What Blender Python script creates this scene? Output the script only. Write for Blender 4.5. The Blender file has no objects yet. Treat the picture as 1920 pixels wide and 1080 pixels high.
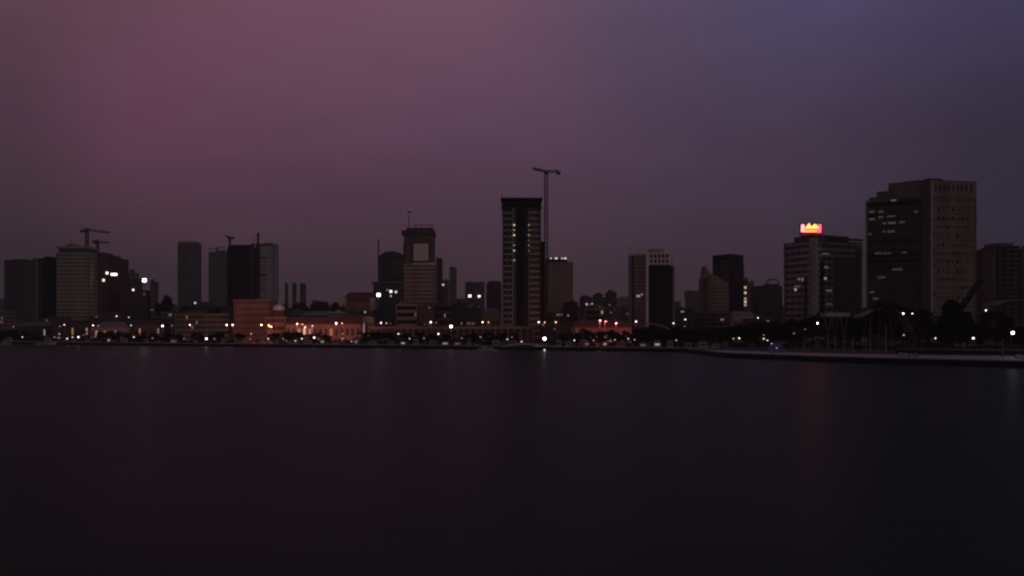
import bpy, math, random
from math import radians as R, sin, cos, pi
from mathutils import Vector
random.seed(11)
S = bpy.context.scene
COL = S.collection

# ------------------------------------------------------------------ camera
F, CX, HY, EYE, G = 1900.0, 960.0, 618.0, 12.0, 2.0     # focal px, centre, horizon row, eye height, quay level
cam_d = bpy.data.cameras.new('camera')
cam_d.sensor_width = 36.0
cam_d.lens = 36.0 * F / 1920.0
cam_d.shift_y = (HY - 540.0) / 1920.0
cam_d.clip_start = 1.0
cam_d.clip_end = 20000.0
cam = bpy.data.objects.new('camera', cam_d)
cam.location = (0, 0, EYE)
cam.rotation_euler = (R(90), 0, 0)
COL.objects.link(cam)
S.camera = cam

def wx(px, d): return (px - CX) / F * d
def wz(py, d): return EYE - (py - HY) / F * d
def lin(c):
    return tuple((v/255/12.92 if v/255 <= .04045 else ((v/255+.055)/1.055)**2.4) for v in c)

# ------------------------------------------------------------------ world: dusk sky
SUN_EL, SUN_AZ = 7.0, 138.0
W = bpy.data.worlds.new('World'); S.world = W; W.use_nodes = True
nt = W.node_tree; nt.nodes.clear()
def N(t, **k):
    n = nt.nodes.new(t)
    for a, b in k.items(): setattr(n, a, b)
    return n
def M_(op, a, b=None, clamp=False):
    n = N('ShaderNodeMath', operation=op, use_clamp=clamp)
    for i, v in enumerate((a, b)):
        if v is None: continue
        if isinstance(v, (int, float)): n.inputs[i].default_value = v
        else: nt.links.new(v, n.inputs[i])
    return n.outputs[0]
def mixc(f, a, b):
    n = N('ShaderNodeMix', data_type='RGBA')
    nt.links.new(f, n.inputs[0]); nt.links.new(a, n.inputs[6]); nt.links.new(b, n.inputs[7])
    return n.outputs[2]
def smooth(v, a, b):
    n = N('ShaderNodeMapRange', interpolation_type='SMOOTHSTEP')
    nt.links.new(v, n.inputs[0]); n.inputs[1].default_value = a; n.inputs[2].default_value = b
    return n.outputs[0]
def linear(v, a, b):
    n = N('ShaderNodeMapRange')
    nt.links.new(v, n.inputs[0]); n.inputs[1].default_value = a; n.inputs[2].default_value = b
    return n.outputs[0]
tc = N('ShaderNodeTexCoord'); sp = N('ShaderNodeSeparateXYZ'); nt.links.new(tc.outputs['Generated'], sp.inputs[0])
dx, dy, dz = sp.outputs
hyp = M_('SQRT', M_('ADD', M_('MULTIPLY', dx, dx), M_('MULTIPLY', dy, dy)))
hyp = M_('MAXIMUM', hyp, 0.02)
az = M_('ADD', M_('MULTIPLY', M_('DIVIDE', dx, hyp), 0.5), 0.5)
tel = M_('DIVIDE', dz, hyp)
def ramp(fac, stops):
    n = N('ShaderNodeValToRGB'); e = n.color_ramp.elements
    while len(e) > 1: e.remove(e[-1])
    for i, (p, c) in enumerate(stops):
        x = e[0] if i == 0 else e.new(p)
        x.position = p; x.color = (*lin(c), 1)
    n.color_ramp.interpolation = 'EASE'
    nt.links.new(fac, n.inputs[0]); return n.outputs[0]
def pxs(L):
    out = []
    for px, c in L:
        t = (px - CX) / F
        out.append((0.5 + 0.5 * t / math.sqrt(1 + t*t), c))
    return out
LOW = ramp(az, pxs([(0, (48,38,45)), (480, (60,44,54)), (960, (65,48,58)), (1440, (58,45,57)), (1920, (44,37,50))]))
MID = ramp(az, pxs([(0, (78,54,68)), (260, (98,62,82)), (620, (94,64,84)), (960, (86,62,82)), (1400, (72,58,78)), (1920, (54,46,64))]))
TOP = ramp(az, pxs([(0, (96,66,80)), (500, (112,76,94)), (850, (112,78,98)), (1250, (88,74,98)), (1500, (80,72,104)), (1920, (68,62,92))]))
ZEN = N('ShaderNodeRGB'); ZEN.outputs[0].default_value = (*lin((58,48,66)), 1)
BACK = N('ShaderNodeRGB'); BACK.outputs[0].default_value = (*lin((62,54,60)), 1)
c = mixc(linear(tel, .055, .19), LOW, MID)
c = mixc(linear(tel, .19, .325), c, TOP)
c = mixc(smooth(tel, .38, .95), c, ZEN.outputs[0])
c = mixc(smooth(M_('MULTIPLY', dy, -1.0), -.35, .35), c, BACK.outputs[0])
nz = N('ShaderNodeTexNoise'); nz.inputs['Scale'].default_value = 3.2; nz.inputs['Detail'].default_value = 4
mp = N('ShaderNodeMapping'); mp.inputs['Scale'].default_value = (1, 1, 2.2)
nt.links.new(tc.outputs['Generated'], mp.inputs[0]); nt.links.new(mp.outputs[0], nz.inputs[0])
nz2 = N('ShaderNodeTexNoise'); nz2.inputs['Scale'].default_value = 9; nz2.inputs['Detail'].default_value = 6; nz2.inputs['Roughness'].default_value = .6
mp2 = N('ShaderNodeMapping'); mp2.inputs['Scale'].default_value = (1, 1, 5); nt.links.new(tc.outputs['Generated'], mp2.inputs[0]); nt.links.new(mp2.outputs[0], nz2.inputs[0])
var = M_('ADD', M_('ADD', M_('MULTIPLY', nz.outputs[0], .34), .72), M_('MULTIPLY', nz2.outputs[0], .20))
vm = N('ShaderNodeVectorMath', operation='SCALE'); nt.links.new(c, vm.inputs[0]); nt.links.new(var, vm.inputs['Scale'])
sky = N('ShaderNodeTexSky', sky_type='NISHITA'); sky.sun_disc = False
sky.sun_elevation = R(SUN_EL); sky.sun_rotation = R(SUN_AZ)
sk = N('ShaderNodeVectorMath', operation='SCALE'); nt.links.new(sky.outputs[0], sk.inputs[0]); sk.inputs['Scale'].default_value = .0006
ad = N('ShaderNodeVectorMath', operation='ADD'); nt.links.new(vm.outputs[0], ad.inputs[0]); nt.links.new(sk.outputs[0], ad.inputs[1])
bg = N('ShaderNodeBackground'); wo = N('ShaderNodeOutputWorld')
nt.links.new(ad.outputs[0], bg.inputs[0]); bg.inputs[1].default_value = 1.0
nt.links.new(bg.outputs[0], wo.inputs[0])

sun_d = bpy.data.lights.new('sun', 'SUN'); sun_d.energy = .11; sun_d.angle = R(14); sun_d.color = (1, .80, .66)
sun = bpy.data.objects.new('sun', sun_d); COL.objects.link(sun)
sv = Vector((sin(R(SUN_AZ))*cos(R(SUN_EL)), cos(R(SUN_AZ))*cos(R(SUN_EL)), sin(R(SUN_EL))))   # towards the afterglow, behind right
sun.rotation_euler = sv.to_track_quat('Z', 'Y').to_euler()

S.view_settings.view_transform = 'Standard'; S.view_settings.look = 'None'
S.view_settings.exposure = 0.0; S.view_settings.gamma = 1.0; S.view_settings.use_curve_mapping = False
S.render.engine = 'CYCLES'
S.cycles.use_denoising = True
S.cycles.pixel_filter_type = 'BLACKMAN_HARRIS'; S.cycles.filter_width = 2.3
S.cycles.max_bounces = 6; S.cycles.volume_bounces = 1
S.cycles.sample_clamp_indirect = 2.0

# ------------------------------------------------------------------ materials
def material(name, rgb, rough=.8, var=.25, scale=.08, spec=.3, metal=0, streak=False):
    m = bpy.data.materials.new(name); m.use_nodes = True
    t = m.node_tree; b = t.nodes['Principled BSDF']
    b.inputs['Roughness'].default_value = rough; b.inputs['Metallic'].default_value = metal
    b.inputs['Specular IOR Level'].default_value = spec
    tcn = t.nodes.new('ShaderNodeTexCoord'); mpn = t.nodes.new('ShaderNodeMapping'); n = t.nodes.new('ShaderNodeTexNoise')
    mpn.inputs['Scale'].default_value = (scale, scale, scale * (.15 if streak else 1))
    n.inputs['Scale'].default_value = 1; n.inputs['Detail'].default_value = 5
    t.links.new(tcn.outputs['Object'], mpn.inputs[0]); t.links.new(mpn.outputs[0], n.inputs[0])
    r = t.nodes.new('ShaderNodeValToRGB'); r.color_ramp.elements[0].position = .3; r.color_ramp.elements[1].position = .7
    r.color_ramp.elements[0].color = (*[v*(1-var) for v in rgb], 1); r.color_ramp.elements[1].color = (*[min(1, v*(1+var)) for v in rgb], 1)
    t.links.new(n.outputs[0], r.inputs[0]); t.links.new(r.outputs[0], b.inputs['Base Color'])
    return m
def emit(name, rgb, s):
    m = bpy.data.materials.new(name); m.use_nodes = True
    b = m.node_tree.nodes['Principled BSDF']
    b.inputs['Base Color'].default_value = (*rgb, 1); b.inputs['Emission Color'].default_value = (*rgb, 1)
    b.inputs['Emission Strength'].default_value = s
    return m
MT = dict(
 beige=material('beige_render', (.34,.29,.25), streak=True), pale=material('pale_render', (.42,.38,.37), streak=True),
 white=material('white_paint', (.80,.75,.75), var=.12), grey=material('grey_concrete', (.17,.17,.18), streak=True),
 darkgrey=material('dark_concrete', (.07,.066,.068), streak=True), brown=material('brown_concrete', (.12,.085,.07), streak=True),
 tan=material('tan_concrete', (.26,.20,.165), streak=True), maroon=material('maroon_cladding', (.11,.055,.05), streak=True),
 purple=material('mauve_cladding', (.15,.11,.12), streak=True), black=material('black_cladding', (.014,.014,.016), rough=.6, spec=.1),
 bluegrey=material('blue_grey_cladding', (.085,.09,.105), rough=.5, streak=True),
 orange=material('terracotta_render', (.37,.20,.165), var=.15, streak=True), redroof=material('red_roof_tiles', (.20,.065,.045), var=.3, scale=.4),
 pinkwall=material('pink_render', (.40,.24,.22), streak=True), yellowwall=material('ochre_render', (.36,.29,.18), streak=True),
 greyroof=material('grey_roof_sheet', (.24,.23,.25), var=.2), darkroof=material('dark_roof_sheet', (.05,.045,.05)),
 glass=material('dark_glass', (.012,.014,.018), rough=.3, spec=.1, var=.4, scale=.15),
 greytan=material('weathered_grey_tan_concrete', (.225,.185,.165), streak=True, scale=.12, var=.3),
 smokeglass=material('smoked_glass', (.062,.064,.064), rough=.35, spec=.15, var=.45, scale=.12),
 bluegreen=material('blue_green_cladding', (.012,.020,.022), rough=.5, spec=.15), bluegreenglass=material('blue_green_glass', (.012,.022,.025), rough=.3, spec=.12),
 greenglass=material('green_glass', (.085,.09,.08), rough=.3, spec=.2, var=.4, scale=.15),
 dimglass=material('dull_glass', (.078,.070,.073), rough=.4, spec=.1, var=.5, scale=.2),
 steel=material('dark_steel', (.03,.028,.03), rough=.5), palesteel=material('pale_steel', (.40,.38,.40), rough=.5),
 leaf=material('dark_foliage', (.016,.022,.011), rough=.7, var=.6, scale=.9, spec=.1),
 olive=material('olive_foliage', (.060,.066,.026), rough=.7, var=.5, scale=.9, spec=.1),
 bark=material('bark', (.07,.05,.04), scale=1.5), palebark=material('pale_bark', (.13,.115,.105), scale=1.5),
 paving=material('pale_paving', (.55,.48,.49), var=.2, scale=.12, rough=.5, spec=.5), asphalt=material('asphalt', (.05,.048,.05), scale=.2),
 earth=material('city_ground', (.09,.075,.065), scale=.03), hill=material('hill_scrub', (.06,.05,.045), scale=.01),
 quay=material('dark_quay_stone', (.03,.026,.026), var=.5, scale=.3), coping=material('pale_quay_coping', (.30,.27,.27), scale=.3),
 hull=material('white_boat_hull', (.55,.53,.55), rough=.4), carpaint=material('pale_car_paint', (.42,.38,.39), rough=.3, spec=.5),
 tyre=material('black_rubber', (.015,.015,.015)), violet=material('violet_canvas', (.20,.15,.30)),
)
EM = {}
def em(col, s):
    k = (col, s)
    if k not in EM:
        rgb = dict(white=(1,.93,.93), pink=(1,.62,.66), orange=(1,.47,.27), red=(1,.22,.22), yellow=(1,.80,.55), violet=(.62,.45,1))[col]
        EM[k] = emit('%s_light' % col, rgb, s)
    return EM[k]

# ------------------------------------------------------------------ mesh helpers
class MB:
    def __init__(s): s.v = []; s.f = []
    def prism(s, poly, z0, z1, top=None):
        n = len(poly); b = len(s.v); top = top or poly
        s.v += [(x, y, z0) for x, y in poly] + [(x, y, z1) for x, y in top]
        s.f.append(tuple(b+i for i in reversed(range(n)))); s.f.append(tuple(b+n+i for i in range(n)))
        for i in range(n): j = (i+1) % n; s.f.append((b+i, b+j, b+n+j, b+n+i))
        return s
    def box(s, x0, x1, y0, y1, z0, z1):
        return s.prism([(x0,y0),(x1,y0),(x1,y1),(x0,y1)], z0, z1)
    def tube(s, p, q, r0, r1=None, n=6, cap=True):
        r1 = r0 if r1 is None else r1
        p, q = Vector(p), Vector(q); a = (q-p).normalized()
        u = a.cross(Vector((0,0,1)) if abs(a.z) < .9 else Vector((1,0,0))).normalized(); w = a.cross(u)
        b = len(s.v)
        for c0, r in ((p, r0), (q, r1)):
            for i in range(n):
                t = 2*pi*i/n + pi/n; s.v.append(tuple(c0 + u*(r*cos(t)) + w*(r*sin(t))))
        for i in range(n): j = (i+1) % n; s.f.append((b+i, b+j, b+n+j, b+n+i))
        if cap: s.f.append(tuple(b+i for i in reversed(range(n)))); s.f.append(tuple(b+n+i for i in range(n)))
        return s
    def ball(s, c, rx, rz=None, n=10, m=6):
        rz = rz or rx; b = len(s.v)
        s.v.append((c[0], c[1], c[2]-rz))
        for i in range(1, m):
            t = -pi/2 + pi*i/m
            for k in range(n): a = 2*pi*k/n; s.v.append((c[0]+rx*cos(t)*cos(a), c[1]+rx*cos(t)*sin(a), c[2]+rz*sin(t)))
        s.v.append((c[0], c[1], c[2]+rz)); e = len(s.v)-1
        for k in range(n):
            j = (k+1) % n; s.f.append((b, b+1+j, b+1+k)); s.f.append((e, e-n+k, e-n+j))
            for i in range(m-2): s.f.append((b+1+i*n+k, b+1+i*n+j, b+1+(i+1)*n+j, b+1+(i+1)*n+k))
        return s
    def loft(s, rings):
        n = len(rings[0]); b = len(s.v)
        for r in rings: s.v += [tuple(p) for p in r]
        for k in range(len(rings)-1):
            for i in range(n): j = (i+1) % n; s.f.append((b+k*n+i, b+k*n+j, b+(k+1)*n+j, b+(k+1)*n+i))
        s.f.append(tuple(b+i for i in reversed(range(n)))); s.f.append(tuple(b+(len(rings)-1)*n+i for i in range(n)))
        return s
    def lattice(s, p, q, w, seg, r=.16):
        p, q = Vector(p), Vector(q); a = (q-p); L = a.length; a.normalize()
        u = a.cross(Vector((0,0,1)) if abs(a.z) < .9 else Vector((1,0,0))).normalized()*w/2; v = a.cross(u).normalized()*w/2
        cs = [u+v, u-v, -u-v, -u+v]
        for c0 in cs: s.tube(p+c0, q+c0, r, n=4)
        k = max(2, int(L/seg))
        for i in range(k):
            x, y = p + a*(L*i/k), p + a*(L*(i+1)/k)
            for j in range(4):
                A, B = cs[j], cs[(j+1) % 4]
                s.tube(x+A, y+B, r*.6, n=3, cap=False) if i % 2 else s.tube(x+B, y+A, r*.6, n=3, cap=False)
        return s
    def mesh(s, name, mat, smooth=False):
        m = bpy.data.meshes.new(name); m.from_pydata(s.v, [], s.f); m.update()
        if mat: m.materials.append(mat)
        if smooth:
            for p in m.polygons: p.use_smooth = True
        return m
    def build(s, name, mat, parent=None, loc=(0,0,0), smooth=False):
        return ob(name, s.mesh(name, mat, smooth), parent, loc)
def ob(name, me, parent=None, loc=(0,0,0)):
    o = bpy.data.objects.new(name, me); COL.objects.link(o); o.location = loc
    if parent: o.parent = parent
    return o
def tag(o, label=None, cat=None, group=None, kind=None):
    if label: o['label'] = label
    if cat: o['category'] = cat
    if group: o['group'] = group
    if kind: o['kind'] = kind
    return o
def thing(name, label, cat, loc, group=None, rz=0):
    o = bpy.data.objects.new(name, None); o.empty_display_size = 2; COL.objects.link(o)
    o.location = loc; o.rotation_euler = (0, 0, rz)
    return tag(o, label, cat, group)
def copy_tree(o, parent=None):
    c = o.copy(); COL.objects.link(c)
    if parent: c.parent = parent
    for ch in o.children: copy_tree(ch, c)
    return c
def inset(poly, t):
    n = len(poly); out = []
    for i in range(n):
        p0, p1, p2 = Vector(poly[i-1]), Vector(poly[i]), Vector(poly[(i+1) % n])
        e1, e2 = (p1-p0).normalized(), (p2-p1).normalized()
        n1, n2 = Vector((-e1.y, e1.x)), Vector((-e2.y, e2.x))
        k = 1 + n1.dot(n2); q = p1 + (n1+n2)*(t/max(k, .2)); out.append((q.x, q.y))
    return out

# ------------------------------------------------------------------ shore, water, ground
SHORE = [(-500, 900), (-200, 870), (0, 844), (200, 770), (400, 712), (700, 651), (1000, 590), (1360, 525)]
SPUR = [(1362, 432), (1560, 372), (1920, 318), (2500, 285)]
def shore(px):
    if px >= 1362: L = SPUR
    else: L = SHORE
    for (a, da), (b, db) in zip(L, L[1:]):
        if a <= px <= b: return da + (db-da)*(px-a)/(b-a)
    return L[0][1] if px < L[0][0] else L[-1][1]
left_line = [(wx(p, d), d) for p, d in SHORE]
spur_line = [(wx(p, d), d) for p, d in SPUR]
wm = bpy.data.materials.new('bay_water'); wm.use_nodes = True
t = wm.node_tree; b = t.nodes['Principled BSDF']
b.inputs['Base Color'].default_value = (.042, .062, .050, 1); b.inputs['Roughness'].default_value = .33
b.inputs['IOR'].default_value = 1.06; b.inputs['Specular IOR Level'].default_value = .5
tcn = t.nodes.new('ShaderNodeTexCoord'); prev = None
for sc, dist, st in (((.02,.05,1), 2.5, .25), ((.11,.30,1), .5, .30), ((.5,1.1,1), .12, .25)):
    mpn = t.nodes.new('ShaderNodeMapping'); mpn.inputs['Scale'].default_value = sc
    n = t.nodes.new('ShaderNodeTexNoise'); n.inputs['Scale'].default_value = 1; n.inputs['Detail'].default_value = 3
    bp = t.nodes.new('ShaderNodeBump'); bp.inputs['Strength'].default_value = st; bp.inputs['Distance'].default_value = dist
    t.links.new(tcn.outputs['Object'], mpn.inputs[0]); t.links.new(mpn.outputs[0], n.inputs[0]); t.links.new(n.outputs[0], bp.inputs['Height'])
    if prev: t.links.new(prev.outputs[0], bp.inputs['Normal'])
    prev = bp
t.links.new(prev.outputs[0], b.inputs['Normal'])
def sheet(name, pts, z, mat):
    m = MB(); m.v = [(x, y, z) for x, y in pts]; m.f = [tuple(range(len(pts)))]
    return tag(m.build(name, mat), kind='structure')
sheet('water', [(-4000,-400),(4000,-400),(4000,1400),(-4000,1400)], 0, wm)
edge = left_line + spur_line
sheet('ground', [(-4000, 1000)] + edge + [(4000, 285), (4000, 5000), (-4000, 5000)], G, MT['earth'])
def strip(line, o0, o1):
    return line_off(line, o0) + list(reversed(line_off(line, o1)))
def line_off(line, o): return [(x, y+o) for x, y in line]
sheet('promenade', strip(left_line, 1, 26), G+.004, MT['paving'])
sheet('plaza', strip(spur_line, 1, 78), G+.004, MT['paving'])
sheet('road', strip(left_line, 44, 66), G+.004, MT['asphalt'])
sheet('avenue', strip(spur_line, 95, 118), G+.004, MT['asphalt'])
def quay(label, line, end):
    root = thing('quay_wall', label, 'wall', (0, 0, 0))
    for nm, o0, o1, z0, z1, mt in (('wall_face', 0, 1, -1, 1.85, 'quay'), ('coping', -.25, 1.4, 1.85, 2.25, 'coping')):
        m = MB()
        for a, c2 in zip(line, line[1:]):
            m.prism([(a[0], a[1]+o0), (c2[0], c2[1]+o0), (c2[0], c2[1]+o1), (a[0], a[1]+o1)], z0, z1)
        if end: a = line[0]; m.box(a[0]-.6+o0*.3, a[0]+.6, a[1]+1.5, end, z0, z1-.004)
        m.build(nm, MT[mt], root)
quay('long low dark stone quay wall with pale coping along the far shore', left_line, None)
quay('nearer dark quay wall holding the pale plaza at right', spur_line, 524)
m = MB(); nx = 40; hp = []
for i in range(nx+1):
    px = 380 + i*12; d = 3200
    h = 100*max(0, sin((px-430)/330*pi))**1.3*(.8+.2*sin(px*.05)) if 430 < px < 760 else 0
    hp.append((wx(px, d), h))
rings = [[(x, 3150, 0), (x, 3300, h*.7+1), (x, 3450, h+3), (x, 3900, 0)] for x, h in hp]
tag(m.loft(rings).build('hills', MT['hill'], smooth=True), kind='structure')

# ------------------------------------------------------------------ buildings
FOOT = []
def foot(pts): FOOT.append((min(p[0] for p in pts)-1, max(p[0] for p in pts)+1, min(p[1] for p in pts)-2, max(p[1] for p in pts)+2))
def free(pts):
    a = (min(p[0] for p in pts), max(p[0] for p in pts), min(p[1] for p in pts), max(p[1] for p in pts))
    return not any(a[0] < f[1] and a[1] > f[0] and a[2] < f[3] and a[3] > f[2] for f in FOOT)
def tower(name, label, poly, H, floors, wall='grey', glass='glass', sp=.45, piers=0, pw=.5, cat='tower', z0=0, roof='darkroof', parapet=1.2, group=None, band_mesh=True, ground=None):
    cx = sum(p[0] for p in poly)/len(poly); cy = sum(p[1] for p in poly)/len(poly)
    P = [(x-cx, y-cy) for x, y in poly]
    foot(poly)
    root = thing(name, label, cat, (cx, cy, G), group)
    fh = (H - parapet - .4)/floors
    wmb = MB()
    for i in range(floors): wmb.prism(P, i*fh, i*fh + sp*fh)
    wmb.prism(P, floors*fh, H - parapet)
    pi_ = inset(P, .4); n = len(P)
    for i in range(n):                                  # parapet
        j = (i+1) % n; wmb.prism([P[i], P[j], pi_[j], pi_[i]], H-parapet-.02, H)
    for i in range(n):
        a, c2 = Vector(P[i]), Vector(P[(i+1) % n]); e = (c2-a); L = e.length; e.normalize(); nn = Vector((e.y, -e.x))
        k = max(1, int(round(L/piers))) if piers else 1
        for q in range(k+1):
            o = a + e*(L*q/k); o0 = o - e*pw/2 if 0 < q < k else (o if q == 0 else o - e*pw)
            c_ = [o0 + nn*.06, o0 + e*pw + nn*.06, o0 + e*pw - nn*.6, o0 - nn*.6]
            if q in (0, k): c_ = [x - nn*.065 for x in c_]
            wmb.prism([(x.x, x.y) for x in reversed(c_)][::-1], .01, H - parapet - .03)
    wmb.build('wall', MT[wall], root)
    bm_ = MB().prism(inset(P, .35), -.05, (1-sp)*fh + .05).mesh('window_band', MT[glass])
    for i in range(floors): ob('window_band', bm_, root, (0, 0, i*fh + sp*fh))
    MB().prism(inset(P, .41), H-parapet, H-parapet+.15).build('roof', MT[roof], root)
    root['_'] = 0; del root['_']
    return dict(root=root, P=P, fh=fh, sp=sp, H=H, d=cy, c=(cx, cy))
def rect(x0, x1, d, dep):
    X0, X1 = wx(x0, d), wx(x1, d); return [(X0, d), (X1, d), (X1, d+dep), (X0, d+dep)]
def corner(xl, dl, xc, dc, xr, dr):
    A, B, C = (wx(xl, dl), dl), (wx(xc, dc), dc), (wx(xr, dr), dr)
    return [A, B, C, (A[0]+C[0]-B[0], A[1]+C[1]-B[1])]
def top_h(y, d): return wz(y, d) - G
def blk(name, label, x0, x1, y, d, dep, floors=None, wall='grey', **k):
    H = top_h(y, d); floors = floors or max(1, int(round(H/3.7)))
    T = tower(name, label, rect(x0, x1, d, dep), H, floors, wall, **k)
    rq = random.Random(int(x0*7+y)); P = T['P']; w_ = P[1][0]-P[0][0]
    for q in range(rq.randint(2, 4) if w_ > 8 else 1):
        u, v = rq.uniform(.1, .85), rq.uniform(.08, .6); x = P[0][0]+w_*u; yy = P[0][1]+dep*v; t_ = rq.random(); zb = T['H']-1.05
        if t_ < .4: MB().tube((x, yy, zb), (x, yy, zb+rq.uniform(2.2, 3.2)), 1.1, n=10).build('water_tank', MT[rq.choice(('grey', 'darkgrey', 'steel'))], T['root'])
        elif t_ < .75: MB().tube((x, yy, zb), (x, yy, zb+rq.uniform(4, 9)), .16, .06, 5).build('aerial', MT['steel'], T['root'])
        else: MB().box(x-1.6, x+1.4, yy, yy+2.5, zb, zb+rq.uniform(2, 3.4)).build('roof_hut', MT[wall], T['root'])
    if k.get('cat') == 'building':
        for q in range(rq.randint(1, 4)):
            i_ = rq.randrange(T['root'] and floors)
            lit(T, 0, rq.uniform(.08, .92), z=i_*T['fh']+T['fh']*(1+T['sp'])/2, w=rq.choice((1.2, 1.6, 3)), h=T['fh']*(1-T['sp'])*.9, col=rq.choice(('yellow', 'yellow', 'white', 'orange')), s=rq.choice((.04, .07, .12, .25)))
    return T
def edge_pt(T, e, u):
    P = T['P']; a, b2 = Vector(P[e]), Vector(P[(e+1) % len(P)]); return a + (b2-a)*u, (b2-a).normalized()
def panel(T, e, u0, u1, z0, z1, name, mat, out=.1, thick=.5):
    a, ev = edge_pt(T, e, u0); b2, _ = edge_pt(T, e, u1); n = Vector((ev.y, -ev.x))
    q = [a + n*out, b2 + n*out, b2 + n*(out-thick), a + n*(out-thick)]
    return MB().prism([(v.x, v.y) for v in q], z0, z1).build(name, mat, T['root'])
def lit(T, e, u, y=None, z=None, w=2.5, h=1.4, col='white', s=.35, name='lit_window'):
    L = (edge_pt(T, e, 1)[0]-edge_pt(T, e, 0)[0]).length; du = w/L/2
    if z is None:
        p, _ = edge_pt(T, e, u); z = wz(y, T['c'][1]+p.y) - G
    return panel(T, e, u-du, u+du, z-h/2, z+h/2, name, em(col, s), out=.12, thick=.5)
def rbox(T, u0, u1, v0, v1, z0, z1, name, mat):
    """box on the roof in footprint fractions"""
    P = [Vector(p) for p in T['P']]
    def at(u, v): q = P[0] + (P[1]-P[0])*u + (P[3]-P[0])*v; return (q.x, q.y)
    return MB().prism([at(u0,v0), at(u1,v0), at(u1,v1), at(u0,v1)], z0, z1).build(name, mat, T['root'])
def mast(T, u, v, z0, z1, r=.25, name='mast', mat='steel'):
    P = [Vector(p) for p in T['P']]; q = P[0] + (P[1]-P[0])*u + (P[3]-P[0])*v
    return MB().tube((q.x,q.y,z0), (q.x,q.y,z1), r, r*.5).build(name, MT[mat], T['root'])

# --- far left group
T = blk('office_block', 'broad dull blue grey slab block at the far left', 8, 71, 487, 1000, 26, 19, 'bluegrey', glass='dimglass', sp=.55, piers=6)
panel(T, 0, .94, 1.0, 0, T['H']-.5, 'end_pillar', MT['grey'], out=.35)
rbox(T, .15, .55, .3, .7, T['H']-1.05, T['H']+1.2, 'plant_room', MT['darkgrey'])
T = blk('glass_tower', 'black glass tower wedged between grey slab and beige tower', 72, 106, 484, 1012, 24, 19, 'black', piers=4)
rbox(T, .2, .55, .2, .7, T['H']-1.05, T['H']+2, 'plant_room', MT['black'])
T = blk('office_tower', 'beige ribbed tower with louvred white crown at far left', 105, 167, 474, 985, 26, 22, 'beige', glass='dimglass', sp=.74)
H = T['H']
rbox(T, .0, 1, .02, .98, H+.02, H+.5, 'roof_slab', MT['pale'])
rbox(T, .06, .9, .05, .9, H-1.05, H+4.6, 'louvre_band', MT['darkgrey'])
rbox(T, .0, .92, .0, 1, H+4.6, H+6.8, 'crown_slab', MT['pale'])
rbox(T, .2, .5, .3, .7, H+6.8, H+9, 'plant_room', MT['grey'])
mast(T, .36, .3, H+9, H+13, .35)
T = blk('brown_tower', 'dark brown unfinished tower with a row of bright floodlights', 168, 204, 477, 1005, 30, 22, 'brown', glass='dimglass', sp=.4, piers=4)
rbox(T, .1, .7, .1, .8, T['H']-1.05, T['H']+2.2, 'core_wall', MT['darkgrey'])
T = blk('brown_tower', 'narrow brown shaft joined to the right of floodlit brown tower', 204.5, 223, 484, 1012, 26, 21, 'maroon', glass='dimglass', sp=.5)
mast(T, .8, .2, T['H'], T['H']+7, .2)
T = blk('stepped_block', 'low brown half built block behind one round floodlight', 226, 276, 546, 985, 24, 10, 'brown', glass='dimglass', sp=.4, piers=5, cat='building')
rbox(T, -.03, 1.03, -.05, 1, T['H']+.02, T['H']+.9, 'roof_slab', MT['darkgrey'])
T = blk('stair_shaft', 'tall bare concrete shaft right of the round floodlight', 281, 292, 528, 985, 8, 13, 'grey', glass='black', sp=.8, cat='building')
T = blk('far_tower', 'faint distant tower with stepped crown above half built block', 229, 256, 522, 1500, 25, 18, 'darkgrey', glass='dimglass')
rbox(T, .2, .8, .2, .8, T['H']-1, T['H']+9, 'crown', MT['grey']); rbox(T, .38, .62, .3, .6, T['H']+9, T['H']+14, 'crown_cap', MT['grey'])
# --- slim tower
T = blk('slim_tower', 'slim lone grey tower with pale roof rim', 333, 367, 455, 1400, 26, 30, 'grey', glass='dimglass', sp=.5, piers=5)
rbox(T, .02, .98, .0, 1, T['H']+.02, T['H']+2.2, 'roof_rim', MT['pale'])
# --- crane group
T = blk('hazy_tower', 'hazy grey tower left of the black tower', 391, 427, 472, 1750, 30, 30, 'grey', glass='dimglass', piers=6)
rbox(T, .3, .8, .2, .8, T['H']-1, T['H']+3, 'plant_room', MT['grey'])
T = blk('black_tower', 'broad black tower with cut corners left of tied crane', 426, 473, 462, 1150, 28, 26, 'black', glass='glass', sp=.35, piers=5)
rbox(T, .05, .86, .05, .9, T['H']-1.05, T['H']+1.8, 'crown_slab', MT['black'])
panel(T, 0, .9, 1.0, 0, T['H']+2.5, 'corner_shaft', MT['darkgrey'], out=.4, thick=4)
T = blk('pale_tower', 'pale hazy tower rising behind the tied crane', 483, 514, 459, 1500, 30, 30, 'pale', glass='dimglass', sp=.84)  # distance haze put into the colour: pale render, thin window bands
rbox(T, 0, 1.0, 0, 1, T['H']+.02, T['H']+1.8, 'roof_rim', MT['grey'])
# --- pillars behind
for i, (a, b2, y, w) in enumerate(((533, 540, 530, 'darkgrey'), (540.2, 547, 527, 'white'), (547.2, 556, 531, 'darkgrey'), (556.2, 562, 528, 'white'), (562.2, 568, 530, 'grey'))):
    pass
T = blk('striped_block', 'small far block with two bright white stair shafts', 534, 568, 531, 1650, 26, 14, 'darkgrey', glass='dimglass')
panel(T, 0, .20, .42, 0, T['H']+3, 'stair_shaft', MT['white'], out=2.5, thick=6)
panel(T, 0, .66, .84, 0, T['H']+2, 'stair_shaft', MT['white'], out=2.5, thick=6)
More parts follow.
